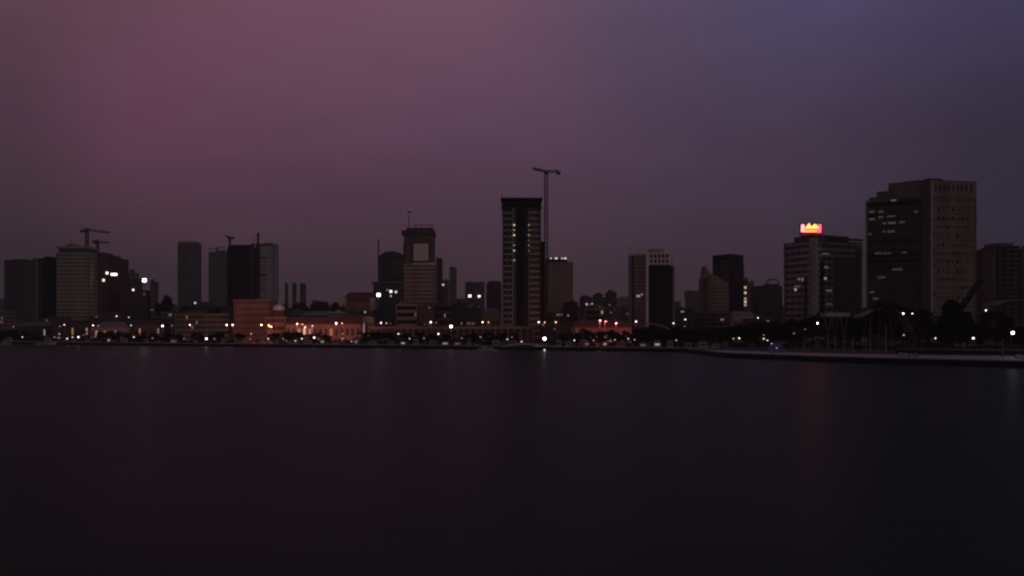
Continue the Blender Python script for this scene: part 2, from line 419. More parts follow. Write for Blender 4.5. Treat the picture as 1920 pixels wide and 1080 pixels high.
# --- orange block
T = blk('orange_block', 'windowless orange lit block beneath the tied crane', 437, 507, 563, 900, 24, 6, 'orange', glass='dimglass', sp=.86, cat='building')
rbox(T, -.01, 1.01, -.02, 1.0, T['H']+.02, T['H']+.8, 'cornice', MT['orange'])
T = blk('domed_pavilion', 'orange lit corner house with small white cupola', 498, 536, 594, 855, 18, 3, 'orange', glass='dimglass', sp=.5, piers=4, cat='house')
c0 = MB().prism([(cos(i*pi/4)*5, 2+sin(i*pi/4)*5) for i in range(8)], T['H']-1, T['H']+6.5).build('cupola_drum', MT['brown'], T['root'])
MB().ball((0, 2, T['H']+7), 5.2, 3.6, 12, 8).build('cupola_dome', MT['white'], T['root'], smooth=True)
MB().tube((0, 2, T['H']+10), (0, 2, T['H']+14), .3, .1).build('finial', MT['white'], T['root'])

RL_ = random.Random(8)
def hall(name, label, x0, x1, ye, yr, d, dep, wall, roof, hip=.3, n_win=0, cat='hall', door=None, base=0):
    X0, X1 = wx(x0, d), wx(x1, d); cx = (X0+X1)/2; w = (X1-X0)/2; He = top_h(ye, d); Hr = top_h(yr, d)
    foot([(X0, d), (X1, d+dep)])
    root = thing(name, label, cat, (cx, d+dep/2, G))
    MB().box(-w, w, -dep/2, dep/2, 0, He).build('wall', MT[wall], root)
    r = MB(); ov = .8; rx = w*(1-hip)
    a = [(-w-ov,-dep/2-ov,He-.1),(w+ov,-dep/2-ov,He-.1),(w+ov,dep/2+ov,He-.1),(-w-ov,dep/2+ov,He-.1)]
    a2 = [(x, y, z+.3) for x, y, z in a]
    r.v = a + a2 + [(-rx, 0, Hr), (rx, 0, Hr)]
    r.f = [(3,2,1,0),(0,1,5,4),(1,2,6,5),(2,3,7,6),(3,0,4,7),(4,5,9,8),(5,6,9),(6,7,8,9),(7,4,8)]
    r.build('roof', MT[roof], root)
    for i in range(n_win):
        x = -w + (i+.5)*2*w/n_win; ww = min(1.2, w/n_win*.5)
        on = RL_.random() < .22
        f = MB().box(x-ww, x+ww, -dep/2-.08, -dep/2+.3, He*.35, He*.75).build('window', em(RL_.choice(('yellow', 'orange', 'pink')), RL_.choice((.12, .25, .5))) if on else MT['dimglass'], root)
        MB().box(x-ww-.2, x+ww+.2, -dep/2-.2, -dep/2+.2, He*.35-.3, He*.35-.02).build('sill', MT['pale'], f)
    return root
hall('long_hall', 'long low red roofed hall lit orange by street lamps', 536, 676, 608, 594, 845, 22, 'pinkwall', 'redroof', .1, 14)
hall('gabled_hall', 'wide grey roofed shed behind the long red roofed hall', 566, 642, 592, 583, 930, 30, 'darkgrey', 'greyroof', .05, 8)
r_ = hall('tiled_pavilion', 'red tiled building with two pale end wings', 640, 704, 566, 547, 1000, 30, 'pinkwall', 'redroof', .3, 8)
for s in (-1, 1):
    MB().box(s*14.3-2.6, s*14.3+2.6, -17, -13, 0, top_h(558, 1000)).build('end_wing', MT['white'], r_)
hall('ochre_house', 'small ochre house with striped shutters near barrel topped tower', 678, 699, 594, 588, 860, 14, 'yellowwall', 'darkroof', .3, 3, 'house')
hall('low_house', 'dark tiled low house left of the small ochre house', 640, 676, 596, 589, 890, 18, 'brown', 'redroof', .3, 5, 'house')
hall('low_hall', 'low maroon hall at the left edge of the shore', -20, 30, 606, 599, 960, 24, 'pinkwall', 'redroof', .2, 8)
hall('long_shed', 'long pale roofed shed below the grey slab block', 33, 104, 611, 604, 945, 24, 'brown', 'greyroof', .1, 12)
hall('low_hall', 'dim brown hall below the beige ribbed tower', 106, 166, 607, 600, 930, 20, 'brown', 'darkroof', .2, 9)
hall('rose_hall', 'rose walled hall with sagging pale roof below brown tower', 170, 236, 614, 603, 890, 24, 'pinkwall', 'greyroof', .5, 9)
hall('low_hall', 'low dark hall below the half built block', 238, 300, 608, 600, 900, 20, 'brown', 'darkroof', .2, 9)
T = blk('terraced_block', 'brown terraced block with pale floor edges left of orange block', 327, 428, 588, 900, 26, 5, 'tan', glass='dimglass', sp=.3, piers=9, cat='building')
rbox(T, .1, .5, .2, .8, T['H']-1, T['H']+2.5, 'roof_house', MT['brown'])
T = blk('low_block', 'small grey block with white corner post below lone tower', 301, 325, 585, 930, 18, 5, 'grey', glass='dimglass', sp=.6, cat='building')
T = blk('low_flats', 'dim grey flats at the foot of the slim lone tower', 340, 436, 574, 1120, 20, 5, 'darkgrey', glass='dimglass', sp=.6, cat='building')
T = blk('low_flats', 'dark brick flats behind the long red roofed hall', 508, 560, 586, 1120, 22, 5, 'maroon', glass='dimglass', sp=.6, cat='building')

# --- centre left
T = blk('podium_block', 'grey podium block under the barrel topped tower', 700, 757, 531, 1080, 22, 13, 'darkgrey', glass='dimglass', sp=.5, piers=6, cat='building')
rbox(T, -.06, 1.0, -.04, 1, T['H']+.02, T['H']+1.6, 'roof_slab', MT['grey'])
d = 1120; X0, X1 = wx(711, d), wx(757, d); H0 = top_h(481, d); H1 = top_h(471, d)
T = tower('barrel_tower', 'dark tower with rounded barrel top and slender chimney', rect(711, 757, d, 26), H0, 27, 'darkgrey', 'dimglass', sp=.5)
w2 = (X1-X0)/2; m = MB()
m.loft([[(x, -13, H0-1) if q == 0 else (w2*cos(pi*q/14)*-1*-1, -13, H0-1+(H1-H0+1)*sin(pi*q/14)) for q, x in enumerate([w2]*15)],
        [(w2*cos(pi*q/14), 13, H0-1+(H1-H0+1)*sin(pi*q/14)) for q in range(15)]]).build('barrel_roof', MT['darkgrey'], T['root'])
MB().tube((-w2-.6, -14, 0), (-w2-.6, -14, top_h(448, d)), .9, .7, 8).build('chimney', MT['steel'], T['root'])
# banded centre tower
T = blk('panel_tower', 'two tone tower with dark overhanging crown and square white panel', 756, 816, 494, 960, 28, 18, 'beige', glass='dimglass', sp=.74)
H = T['H']; d = 960
rbox(T, .02, .93, .02, .96, H-1.0, top_h(440, d), 'upper_shaft', MT['purple'])
rbox(T, .0, .06, .0, .9, H+.02, top_h(455, d), 'corner_fin', MT['darkgrey'])
rbox(T, -.05, .96, -.06, 1.02, top_h(440, d), top_h(432, d), 'crown_overhang', MT['darkgrey'])
rbox(T, .10, .92, .0, 1.0, top_h(432, d), top_h(427, d), 'crown_slab', MT['darkgrey'])
for u in (.35, .55, .75, .88): rbox(T, u, u+.02, .1, .16, top_h(427, d), top_h(419+random.random()*4, d), 'scaffold_post', MT['steel'])
rbox(T, .33, .92, .1, .13, top_h(422, d), top_h(421, d), 'scaffold_rail', MT['steel'])
mast(T, .15, .3, top_h(432, d), top_h(394, d), .45); rbox(T, .10, .22, .28, .33, top_h(397, d), top_h(395, d), 'mast_arm', MT['steel'])
rbox(T, .28, .84, -.03, .03, top_h(493, d), top_h(455, d), 'panel_frame', MT['darkgrey'])
pn = rbox(T, .33, .79, -.045, -.031, top_h(489, d), top_h(457, d), 'sign_panel', MT['white'])
em_ = MB().prism([(-.2, -14.7), (2.2, -14.7), (2.2, -14.6), (-.2, -14.6)], top_h(479, d), top_h(467, d)).tube((1, -14.8, top_h(467, d)), (1, -14.65, top_h(467, d)), 1.6, n=10)
e_ = em_.build('emblem', MT['purple'], T['root'])
rbox(T, .3, .98, -.012, .01, H-1.2, H+.6, 'ledge', MT['white'])
T = blk('thin_tower', 'thin dark shaft close right of the two tone tower', 818, 828, 484, 1050, 16, 22, 'maroon', glass='dimglass', sp=.6)
T = blk('thin_tower', 'short hazy slab right of the thin dark shaft', 830, 841, 525, 1300, 16, 16, 'grey', glass='dimglass')
T = blk('thin_tower', 'slender far brown shaft standing alone', 843, 855, 501, 1400, 16, 24, 'tan', glass='dimglass')
mast(T, .3, .3, T['H'], T['H']+5)
T = blk('striped_flats', 'four storey striped flats below the two tone tower', 742, 783, 570, 905, 20, 5, 'pale', glass='glass', sp=.42, cat='building')
rbox(T, .1, .5, .2, .7, T['H']-1, T['H']+3, 'roof_house', MT['grey'])
T = blk('plain_block', 'blank pale gable block between two striped flats', 783.3, 815, 573, 902, 20, 4, 'purple', glass='dimglass', sp=.93, cat='building')
T = blk('striped_flats', 'brown striped flats right of the blank pale gable', 815.3, 848, 572, 905, 20, 5, 'brown', glass='glass', sp=.42, cat='building')
T = blk('low_flats', 'dark low flats below the slender far shaft', 848.5, 903, 578, 930, 22, 5, 'darkgrey', glass='dimglass', sp=.6, cat='building')
T = blk('far_block', 'squat hazy block behind two small white floodlights', 872, 908, 529, 1600, 22, 16, 'purple', glass='dimglass')
T = blk('dark_block', 'dark square tower left of the unfinished tower', 912, 940, 530, 1050, 24, 14, 'maroon', glass='dimglass', sp=.6)
rbox(T, .15, .9, .1, .9, T['H']-1.05, T['H']+2, 'plant_room', MT['maroon'])
r_ = hall('ochre_house', 'ochre house with pale rounded roof beside unfinished tower', 905, 937, 588, 578, 850, 16, 'yellowwall', 'greyroof', .4, 4, 'house')
# arcade along the quay
d = 775; X0, X1 = wx(690, d), wx(1002, d)
root = thing('arcade', 'long low dark arcade with pillars along the middle shore', 'building', ((X0+X1)/2, d+6, G)); w = (X1-X0)/2
MB().box(-w, w, -6, 6, top_h(617, d), top_h(612, d)).build('roof_slab', MT['tan'], root)
MB().box(-w, w, 1, 6, 0, top_h(617, d)-.02).build('rear_wall', MT['brown'], root)
for i in range(27):
    x = -w + .8 + i*(2*w-1.6)/26
    MB().box(x-.45, x+.45, -5.6, -4.7, 0, top_h(617, d)-.01).build('pillar', MT['tan'], root)

# --- unfinished tower
d = 790; x0, x1 = 942, 1014; H = top_h(388, d); X0, X1 = wx(x0, d), wx(x1, d); w = (X1-X0)/2; cx = (X0+X1)/2; dep = 26
root = thing('unfinished_tower', 'tall unfinished tower with bare floor slabs beside the tall crane', 'tower', (cx, d+dep/2, G)); T = dict(root=root)
nf = 23; fh = H/nf
def fx(px): return wx(px, d) - cx
MB().box(fx(961), fx(992), -dep/2+3.5, dep/2-.5, 0, H).build('core', MT['black'], root)  # black colour carries the shade of the central recess
MB().box(fx(944), fx(961)-.01, -dep/2+2.6, dep/2-1, 0, H-.01).build('wing_infill', MT['darkgrey'], root)
MB().box(fx(992)+.01, fx(1012), -dep/2+1.6, dep/2-1, 0, H-.01).build('wing_infill', MT['brown'], root)
sl = MB().box(fx(942), fx(962), -dep/2, dep/2, -.55, .55).mesh('floor_slab', MT['pale'])
sr = MB().box(fx(991), fx(1014), -dep/2, dep/2, -.5, .5).mesh('floor_slab', MT['pale'])
sc_ = MB().box(fx(962)+.01, fx(991)-.01, -dep/2+2.4, dep/2, -.2, .2).mesh('floor_slab', MT['black'])  # centre slabs blackened to match the recess shade, wing slabs stay pale
for i in range(1, nf+1):
    ob('floor_slab', sl, root, (0, 0, i*fh)); ob('floor_slab', sr, root, (0, 0, i*fh))
    ob('floor_slab', sc_, root, (0, 0, i*fh))
    if 3 < i < nf: MB().box(fx(993), fx(1011), -dep/2+.05, -dep/2+.4, i*fh+.5, i*fh+1.5).build('parapet_panel', MT['tan'], root)
for px, mt in ((943, 'grey'), (952, 'grey'), (961.5, 'pale'), (966, 'grey'), (986, 'darkgrey'), (991.5, 'grey'), (1013, 'darkgrey')):
    MB().box(fx(px)-.5, fx(px)+.5, -dep/2-.3, -dep/2+.6, 0, H-.3).build('column', MT[mt], root)
for ya, yb, a, b2 in ((389, 386.4, 940, 1016), (382, 379.4, 941, 1015), (375, 371, 939, 1017)):
    MB().box(fx(a), fx(b2), -dep/2-1.5, dep/2+1, top_h(ya, d), top_h(yb, d)).build('roof_slab', MT['black'], root)
MB().box(fx(955), fx(1001), -dep/2+4, dep/2-4, H, top_h(376, d)).build('top_core', MT['darkgrey'], root)
for px, yt in ((942, 362), (955, 367), (972, 368), (1000, 367), (1014, 365)):
    MB().tube((fx(px), -dep/2, top_h(373, d)), (fx(px), -dep/2, top_h(yt, d)), .25, .12).build('antenna', MT['steel'], root)
for px, ys, s in ((964, (422, 431.5, 441, 460, 470, 488), .9), (991.5, (422, 431.5, 441, 451, 460, 470), .22)):
    for q, y in enumerate(ys):
        z = top_h(y, d); k_ = (.55, .42, .6, .38, .5, .45)[q]; MB().box(fx(px)-k_, fx(px)+k_, -dep/2-.5, -dep/2-.32, z-k_*1.1, z+k_*1.1).build('work_light', em('yellow', s*(1, .55, .9, .45, .8, .6)[q]), root)
T = blk('dark_annex', 'black narrow annex against the right of unfinished tower', 1014.5, 1022, 453, 800, 20, 20, 'black', glass='glass', sp=.4)
T = blk('lit_roof_tower', 'brown slab tower with row of white lights on roof', 1024, 1074, 491, 1000, 26, 20, 'tan', glass='dimglass', sp=.86)
H = T['H']; rbox(T, .0, .78, -.03, .6, H+.02, H+2.6, 'roof_band', MT['black'])
for u in (.15, .32, .37, .56, .66, .71): rbox(T, u, u+.06, -.02, .03, H+2.7, H+4.2, 'roof_light', em('white', .5))
rbox(T, .1, .76, .1, .5, H+2.6, H+5.2, 'plant_room', MT['grey'])
T = blk('podium_block', 'low brown podium right of the unfinished tower', 1003, 1084, 603, 800, 24, 4, 'brown', glass='dimglass', sp=.6, piers=7, cat='building')
panel(T, 0, .03, .08, 0, T['H']+6, 'gate_post', MT['tan'], out=1.5, thick=2)
# behind red shed
far = [('far_flats', 'far flats with lit corner left of the round topped flats', 1088, 1112, 557, 1350, 'purple'),
       ('far_flats', 'small dark far flats behind the red lit shed', 1114, 1136, 552, 1400, 'darkgrey'),
       ('far_flats', 'tallest dark far flats with sloped top behind red shed', 1138, 1156, 547, 1300, 'maroon'),
       ('far_flats', 'pale far flats left of the twin shaft tower', 1158, 1182, 558, 1450, 'pale')]
for nm, lb, a, b2, y, dd, wl in far:
    T = blk(nm, lb, a, b2, y, dd, 20, None, wl, glass='dimglass', sp=.5, cat='building')
    rbox(T, .2, .6, .2, .7, T['H']-1, T['H']+2.5, 'roof_house', MT[wl])
T = blk('striped_flats', 'long low green striped flats behind the red lit shed', 1098, 1183, 579, 960, 20, 5, 'yellowwall', glass='glass', sp=.4, cat='building')
hall('red_shed', 'wide shed with sloping roof glowing red under street lamps', 1078, 1184, 614, 600, 705, 34, 'pinkwall', 'redroof', .2, 10)

# --- twin shaft tower with grid crown
d = 840
T = tower('shaft_tower', 'grey ribbed shaft with bright antenna clutter on roof', rect(1185, 1211.5, d, 26), top_h(477, d), 24, 'pale', 'dimglass', sp=.6, piers=2.2)
H = T['H']; panel(T, 0, .02, .16, 0, H-1.3, 'black_strip', MT['black'], out=.15)  # flat black panel proud of the wall, in place of a recess
rbox(T, -.1, .55, .1, .5, H-1.1, H+3, 'roof_canopy', MT['white'])
for u, h in ((-.05, 8), (.1, 6), (.3, 4.5), (.55, 6), (.7, 4)): mast(T, u, .2, H-1, H+h, .22, 'antenna', 'palesteel')
lit(T, 0, .45, y=555, w=3, h=1.6, s=.25); lit(T, 0, .7, y=552, w=1.6, h=1.6, s=.15)
d = 832
T = tower('glass_slab', 'black glass slab with white grid crown and white side pillar', rect(1216, 1261, d, 28), top_h(497, d), 26, 'bluegreen', 'bluegreenglass', sp=.2)
H = T['H']; P = T['P']
panel(T, 0, -.11, -.003, 0, top_h(476, d), 'side_pillar', MT['white'], out=.6, thick=3)
rbox(T, .06, .84, .06, .5, H-1, top_h(476, d), 'crown_core', MT['darkgrey'])
for i in range(6): rbox(T, .01+i*.165, .06+i*.165, -.02, .05, H-.2, top_h(476, d), 'crown_post', MT['white'])
for y in (494, 485, 475): rbox(T, .0, .88 if y > 480 else .84, -.012, .045, top_h(y+1.2, d), top_h(y-1.2, d), 'crown_beam', MT['white'])
rbox(T, .08, .62, .02, .45, top_h(474, d), top_h(466, d), 'penthouse', MT['pale'])
rbox(T, .95, 1.0, -.015, .03, H-1, top_h(482, d), 'corner_post', MT['pale'])
panel(T, 1, .0, 1, 0, top_h(498, d), 'side_wall', MT['grey'], out=1.8, thick=1.75)
d = 800; root = thing('canopy_hall', 'low pale bowed canopy at the foot of black glass slab', 'building', (wx(1215, d), d+8, G)); w = wx(1258, d)-wx(1215, d)
rg = []
for q in range(13):
    u = -1 + q/6; z = top_h(606, d) - 4.5*u*u*(1 if u > 0 else .3); rg.append([(u*w, -8, z-.7), (u*w, 8, z-.7), (u*w, 8, z), (u*w, -8, z)])
MB().loft(rg).build('bowed_roof', MT['pale'], root)
MB().box(-w*.92, w*.75, -6, 6, 0, top_h(615, d)).build('wall', MT['brown'], root)
# needle
d = 1150; root = thing('needle_spire', 'thin white needle spire right of the black glass slab', 'monument', (wx(1280, d), d, G))
MB().prism([(-4,-4),(4,-4),(4,4),(-4,4)], 0, 30).build('plinth', MT['grey'], root)
MB().prism([(-2.9,-2.9),(2.9,-2.9),(2.9,2.9),(-2.9,2.9)], 30, top_h(524, d), [(-.3,-.3),(.3,-.3),(.3,.3),(-.3,.3)]).build('needle', MT['white'], root)
T = blk('low_flats', 'low dim flats under the white needle spire', 1263, 1300, 577, 960, 20, 6, 'bluegrey', glass='dimglass', sp=.55, cat='building')
T = blk('far_block', 'hazy far block between needle spire and sail shaped block', 1287, 1316, 545, 1500, 25, 14, 'grey', glass='dimglass')
# sail-shaped block
d = 900; X0, X1 = wx(1318, d), wx(1366, d); w = (X1-X0)/2
root = thing('sail_block', 'pale block whose curved top slopes down like a sail', 'building', ((X0+X1)/2, d+10, G))
pts = [(-w, 0), (w, 0), (w, top_h(532, d))] + [(w - 2*w*.72*k/8, top_h(532 - 20*(k/8)**.85, d)) for k in range(1, 9)] + [(-w+2*w*.2, top_h(507, d)), (-w+2*w*.1, top_h(498, d)), (-w+2*w*.06, top_h(517, d)), (-w, top_h(522, d))]
m = MB(); m.loft([[(x, -10, z) for x, z in pts], [(x, 10, z) for x, z in pts]]).build('wall', MT['tan'], root)
MB().box(-w, -w*.55, -10.5, -10.02, 0, top_h(520, d)).build('glazed_strip', MT['dimglass'], root)
for i in range(8):
    y = 540+i*7; MB().box(-w*.5, w*.9, -10.12, -9.9, top_h(y+1.2, d), top_h(y-1, d)).build('window_band', MT['dimglass'], root)
# portal tower
d = 980
T = tower('portal_tower', 'dark tower with squared portal frame at the top', corner(1336, 990, 1371, 965, 1394, 985), top_h(494, d), 24, 'maroon', 'dimglass', sp=.6)
H = T['H']; rbox(T, 0, 1, 0, 1, top_h(483, d), top_h(478, d), 'portal_beam', MT['black'])
rbox(T, 0, .12, 0, 1, H-1, top_h(483, d)-.01, 'portal_post', MT['black']); rbox(T, .86, 1, 0, 1, H-1, top_h(483, d)-.01, 'portal_post', MT['black'])
rbox(T, .3, .8, .2, .8, H-1, top_h(486, d), 'plant_room', MT['tan'])
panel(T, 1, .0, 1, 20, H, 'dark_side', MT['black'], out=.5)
panel(T, 0, .55, .96, 25, H-6, 'pale_strip', MT['brown'], out=.3)
T = blk('beige_block', 'narrow beige block with column of lights by portal tower', 1395, 1414, 528, 1000, 20, 15, 'tan', glass='dimglass', sp=.65)
for y, s in ((539, .5), (549, .6), (560, .35), (566, .6), (572, .35)): lit(T, 0, .13, y=y, w=2.2, h=2.4, col='yellow', s=s)
rbox(T, 0, .4, 0, .5, T['H']-1, T['H']+4, 'roof_house', MT['tan'])
T = blk('striped_flats', 'dark striped flats below the sail shaped block', 1302, 1380, 585, 860, 20, 6, 'brown', glass='glass', sp=.5, cat='building')
hall('white_villa', 'pale gabled villa below the portal tower', 1376, 1414, 592, 583, 820, 14, 'pale', 'greyroof', .2, 5, 'house')
T = blk('ring_block', 'grey block with ring shaped structure on its roof', 1421, 1467, 536, 900, 26, 15, 'darkgrey', glass='dimglass', sp=.5, piers=5)
H = T['H']; m = MB()
for k in range(14):
    a, a2 = 2*pi*k/14, 2*pi*(k+1)/14; m.tube((4+5.2*cos(a), -6, H+3.2+3.2*sin(a)), (4+5.2*cos(a2), -6, H+3.2+3.2*sin(a2)), .7, n=5)
m.build('roof_ring', MT['grey'], T['root']); rbox(T, .45, .95, .2, .8, H-1, H+2, 'plant_room', MT['darkgrey'])
T = blk('low_flats', 'low dark flats left of the red sign office', 1404, 1470, 597, 800, 20, 5, 'darkgrey', glass='dimglass', sp=.6, cat='building')

# --- office with the red sign
T = tower('sign_office', 'wide glass office with pale corner column beneath the red sign', corner(1471, 668, 1526, 640, 1619, 662), top_h(452, 640), 16, 'pale', 'greenglass', sp=.45, piers=5.5)
H = T['H']
rbox(T, .0, 1, .03, 1, H+.02, H+.9, 'roof_slab', MT['darkgrey'])
panel(T, 1, .0, .97, H+1.6, H+3.0, 'roof_beam', MT['darkgrey'], out=.8, thick=2)
panel(T, 0, .25, 1, H-1, H+4.2, 'penthouse_wall', MT['bluegrey'], out=-2, thick=8)
panel(T, 1, .1, .85, H+.9, H+5, 'rear_penthouse', MT['grey'], out=-6, thick=10)
panel(T, 0, .90, 1.0, 0, H+2, 'corner_column', MT['pale'], out=.9, thick=1.6)
panel(T, 1, .0, .06, 0, H+2, 'corner_column', MT['pale'], out=.9, thick=1.6)
panel(T, 1, .96, 1.0, 0, H+1, 'end_pillar', MT['white'], out=.7)
panel(T, 0, .0, .05, 0, H+1, 'end_pillar', MT['grey'], out=.5)
panel(T, 1, .40, .82, 6, H-9, 'green_glazing', MT['greenglass'], out=.15)
panel(T, 1, .84, .93, 4, H-4, 'dark_strip', MT['darkgrey'], out=.15)
panel(T, 1, .12, .20, 10, H-12, 'dark_strip', MT['black'], out=.15)
panel(T, 0, .70, .78, 8, H*.65, 'dark_strip', MT['black'], out=.15)
for e, u, y, w, h, s, cl in ((1,.24,501,3.6,1.4,.05,'white'),(1,.22,522,2.4,1.5,.22,'white'),(1,.30,545,5,1.2,.06,'yellow'),(1,.60,507,3.4,1.2,.30,'white'),(1,.62,503,1.6,1,.12,'white'),
        (1,.56,525,4,1,.035,'white'),(1,.24,476,6,1,.03,'white'),(1,.55,535,6,1,.025,'white'),(0,.38,543,1.8,1.5,.35,'yellow'),(0,.5,523,2.4,1.3,.10,'yellow'),(0,.62,524,1.2,1.8,.14,'white'),(0,.45,537,6,1.2,.04,'yellow'),(1,.3,570,5,1.2,.02,'white'),(1,.88,565,3,1.2,.03,'white')):
    lit(T, e, u, y=y, w=w, h=h, s=s, col=cl)
# the sign stands on the roof: its own thing
d = 641; zb = H + G; zs = wz(436, d)
sg = thing('rooftop_sign', 'glowing red and yellow sign on the office roof', 'sign', (wx(1524, d), d+3.5, zb))
def sx(px): return wx(px, d) - wx(1524, d)
def sz(py): return wz(py, d) - zb
MB().box(sx(1502), sx(1546), -.2, .35, sz(437), sz(418)).build('backing_board', MT['maroon'], sg)
for px in (1506, 1524, 1542): MB().box(sx(px)-.2, sx(px)+.2, .36, .8, 0, sz(420)).build('support_post', MT['steel'], sg)
def glow(name, pts, mat, o=0): MB().loft([[(sx(a), -.5-o, sz(b2)) for a, b2 in pts], [(sx(a), -.22, sz(b2)) for a, b2 in pts]]).build(name, mat, sg)
SG = dict(w=emit('sign_pink_white', (1,.24,.24), 3), y=emit('sign_yellow', (1,.62,.12), 1.8), o=emit('sign_orange', (1,.14,.015), 3), r=emit('sign_red', (1,.03,.09), 6), s=emit('sign_salmon', (1,.13,.06), 4))
glow('glow_bar', [(1504.5,434),(1511,434),(1511,420),(1505,420)], SG['w'])
glow('glow_peak', [(1511.5,427),(1540,427),(1537,424),(1533,419.5),(1529,419),(1526,423),(1523,423),(1520.5,417.5),(1518.5,418),(1515,423)], SG['y'])
glow('glow_line', [(1511.5,429.5),(1535,429.5),(1535,427.3),(1511.5,427.3)], SG['o'], .02)
glow('glow_base', [(1511.5,434.5),(1535,434.5),(1535,430),(1511.5,430)], SG['s'])
glow('glow_block', [(1535.5,435),(1542.5,435),(1542.5,419.5),(1537,420.5),(1540.5,427.2),(1535.5,427.2)], SG['r'])

# --- the big tower
dc = 600
poly = corner(1623, 623, 1745, dc, 1831, 606)
T = tower('great_tower', 'largest tower with dark gridded left face and beige right face', poly, top_h(368, dc), 22, 'greytan', 'dimglass', sp=.88)
H = T['H']; fh = T['fh']; ZT = top_h(337, dc)
rbox(T, .36, 1, .0, 1, H-1.0, ZT, 'upper_block', MT['greytan'])
rbox(T, .16, .37, .02, .8, H-1.0, H+5.2, 'stepped_roof', MT['grey'])
rbox(T, .04, .17, .02, .8, H-1.0, H+2.0, 'stepped_roof', MT['grey'])
rbox(T, .45, .7, .2, .8, ZT, ZT+1.0, 'plant_room', MT['maroon']); rbox(T, .9, 1.0, .0, .25, ZT, ZT+.8, 'corner_cap', MT['black'])
panel(T, 0, .03, .86, 3, H-.8, 'curtain_wall', MT['smokeglass'], out=.10, thick=.6)
panel(T, 0, .0, .025, 0, H+.5, 'edge_pillar', MT['pale'], out=.7, thick=1)
panel(T, 0, .865, 1.0, 0, ZT-.05, 'corner_shaft', MT['purple'], out=.5, thick=.8)
panel(T, 1, .0, .035, 0, ZT-.06, 'corner_pillar', MT['pale'], out=.4, thick=.8)
for i in range(1, 23): panel(T, 0, .03, .86, i*fh-.3, i*fh+.35, 'spandrel', MT['bluegrey' if i % 4 else 'black'], out=.16, thick=.06)
panel(T, 0, .03, .86, H-3.6, H-1.8, 'dark_ledge', MT['black'], out=.5, thick=.4)
for zz in (H*.62, H*.58): panel(T, 0, .03, .86, zz-.6, zz+.5, 'dark_ledge', MT['black'], out=.5, thick=.4)
panel(T, 1, .04, .98, H*.62-.8, H*.62+.2, 'plant_ledge', MT['brown'], out=.2, thick=.4)
for i in range(8): panel(T, 1, .09+i*.095, .125+i*.095, ZT-6.5, ZT-2.5, 'roof_opening', MT['black'], out=.05, thick=.4)
panel(T, 1, .87, .91, ZT-7, ZT-2.2, 'roof_opening', MT['black'], out=.05, thick=.4)
rw = random.Random(5); wm_cache = {}
for i in range(15):
    z = ZT - 12 - i*5.2
    for k in range(7):
        if i*7+k >= 100 - 9: break
        u = .14 + k*.105
        if rw.random() < .12: continue
        panel(T, 1, u, u+.055, z-1.1, z+.7, 'window', MT['black' if rw.random() < .3 else 'brown'], out=.05, thick=.3)
for i in range(8): panel(T, 1, .055, .085, ZT-14-i*9-1.2, ZT-14-i*9+1, 'small_window', MT['glass'], out=.05, thick=.3)
for u, y, w, s in ((.44,376,3.2,.085),(.10,397,3.4,.020),(.24,397,3.2,.010),(.10,411,3.4,.026),(.24,407,3,.018),(.40,405,5,.014),(.30,418,2.4,.022),(.39,418,2.2,.05),(.45,418,2,.03),(.57,416,3.4,.016),(.29,434,1.6,.02),(.40,434,4.4,.024),(.07,439,1.6,.012),
        (.2,475,4,.010),(.34,476,5,.014),(.6,474,3,.008),(.5,505,6,.006),(.25,520,5,.006),(.1,548,2.5,.014),(.16,560,3.4,.010),(.78,397,2.4,.008)):
    lit(T, 0, u, y=y, w=w, h=1.3, s=s*.62, col='yellow' if y in (434, 475, 520) else 'white')
# right edge blocks
T = blk('maroon_block', 'dark maroon block at the right edge of the skyline', 1840, 1869, 467, 760, 26, 20, 'maroon', glass='dimglass', sp=.6)
T = blk('dark_tower', 'near black tower with flat cap at the right edge', 1869.4, 1912, 461, 770, 26, 20, 'black', glass='dimglass', sp=.45, piers=5)
rbox(T, .05, .75, .05, .9, T['H']-1.05, T['H']+2.5, 'roof_cap', MT['bluegrey'])
T = blk('dark_tower', 'dim tower cut off by the right edge of picture', 1914, 1960, 466, 800, 26, 19, 'darkgrey', glass='dimglass', sp=.5)

# background low rise (fills the gaps behind the avenues)
bgs = [(-40, 8, 560, 'far flats at the very left edge'), (292, 333, 572, 'far flats behind the bare concrete shaft'), (366, 392, 566, 'far flats between slim tower and hazy tower'),
       (514, 534, 572, 'far flats left of the white stair shafts'), (568, 600, 577, 'far flats at the foot of the hill'), (600, 642, 580, 'far flats behind the grey roofed shed'),
       (855, 873, 560, 'far flats right of the slender brown shaft'), (1074, 1090, 574, 'far flats right of the roof lit tower'), (1260, 1288, 565, 'far flats behind the needle spire'),
       (1412, 1424, 560, 'far flats left of the ring roofed block'), (1464, 1474, 575, 'far flats left of the sign office')]
for i, (a, b2, y, lb) in enumerate(bgs):
    blk('far_flats', 'low dim ' + lb, a, b2, y, 1700 + i*12, 24, None, ('grey', 'tan', 'purple', 'darkgrey')[i % 4], glass='dimglass', sp=.55, cat='building')

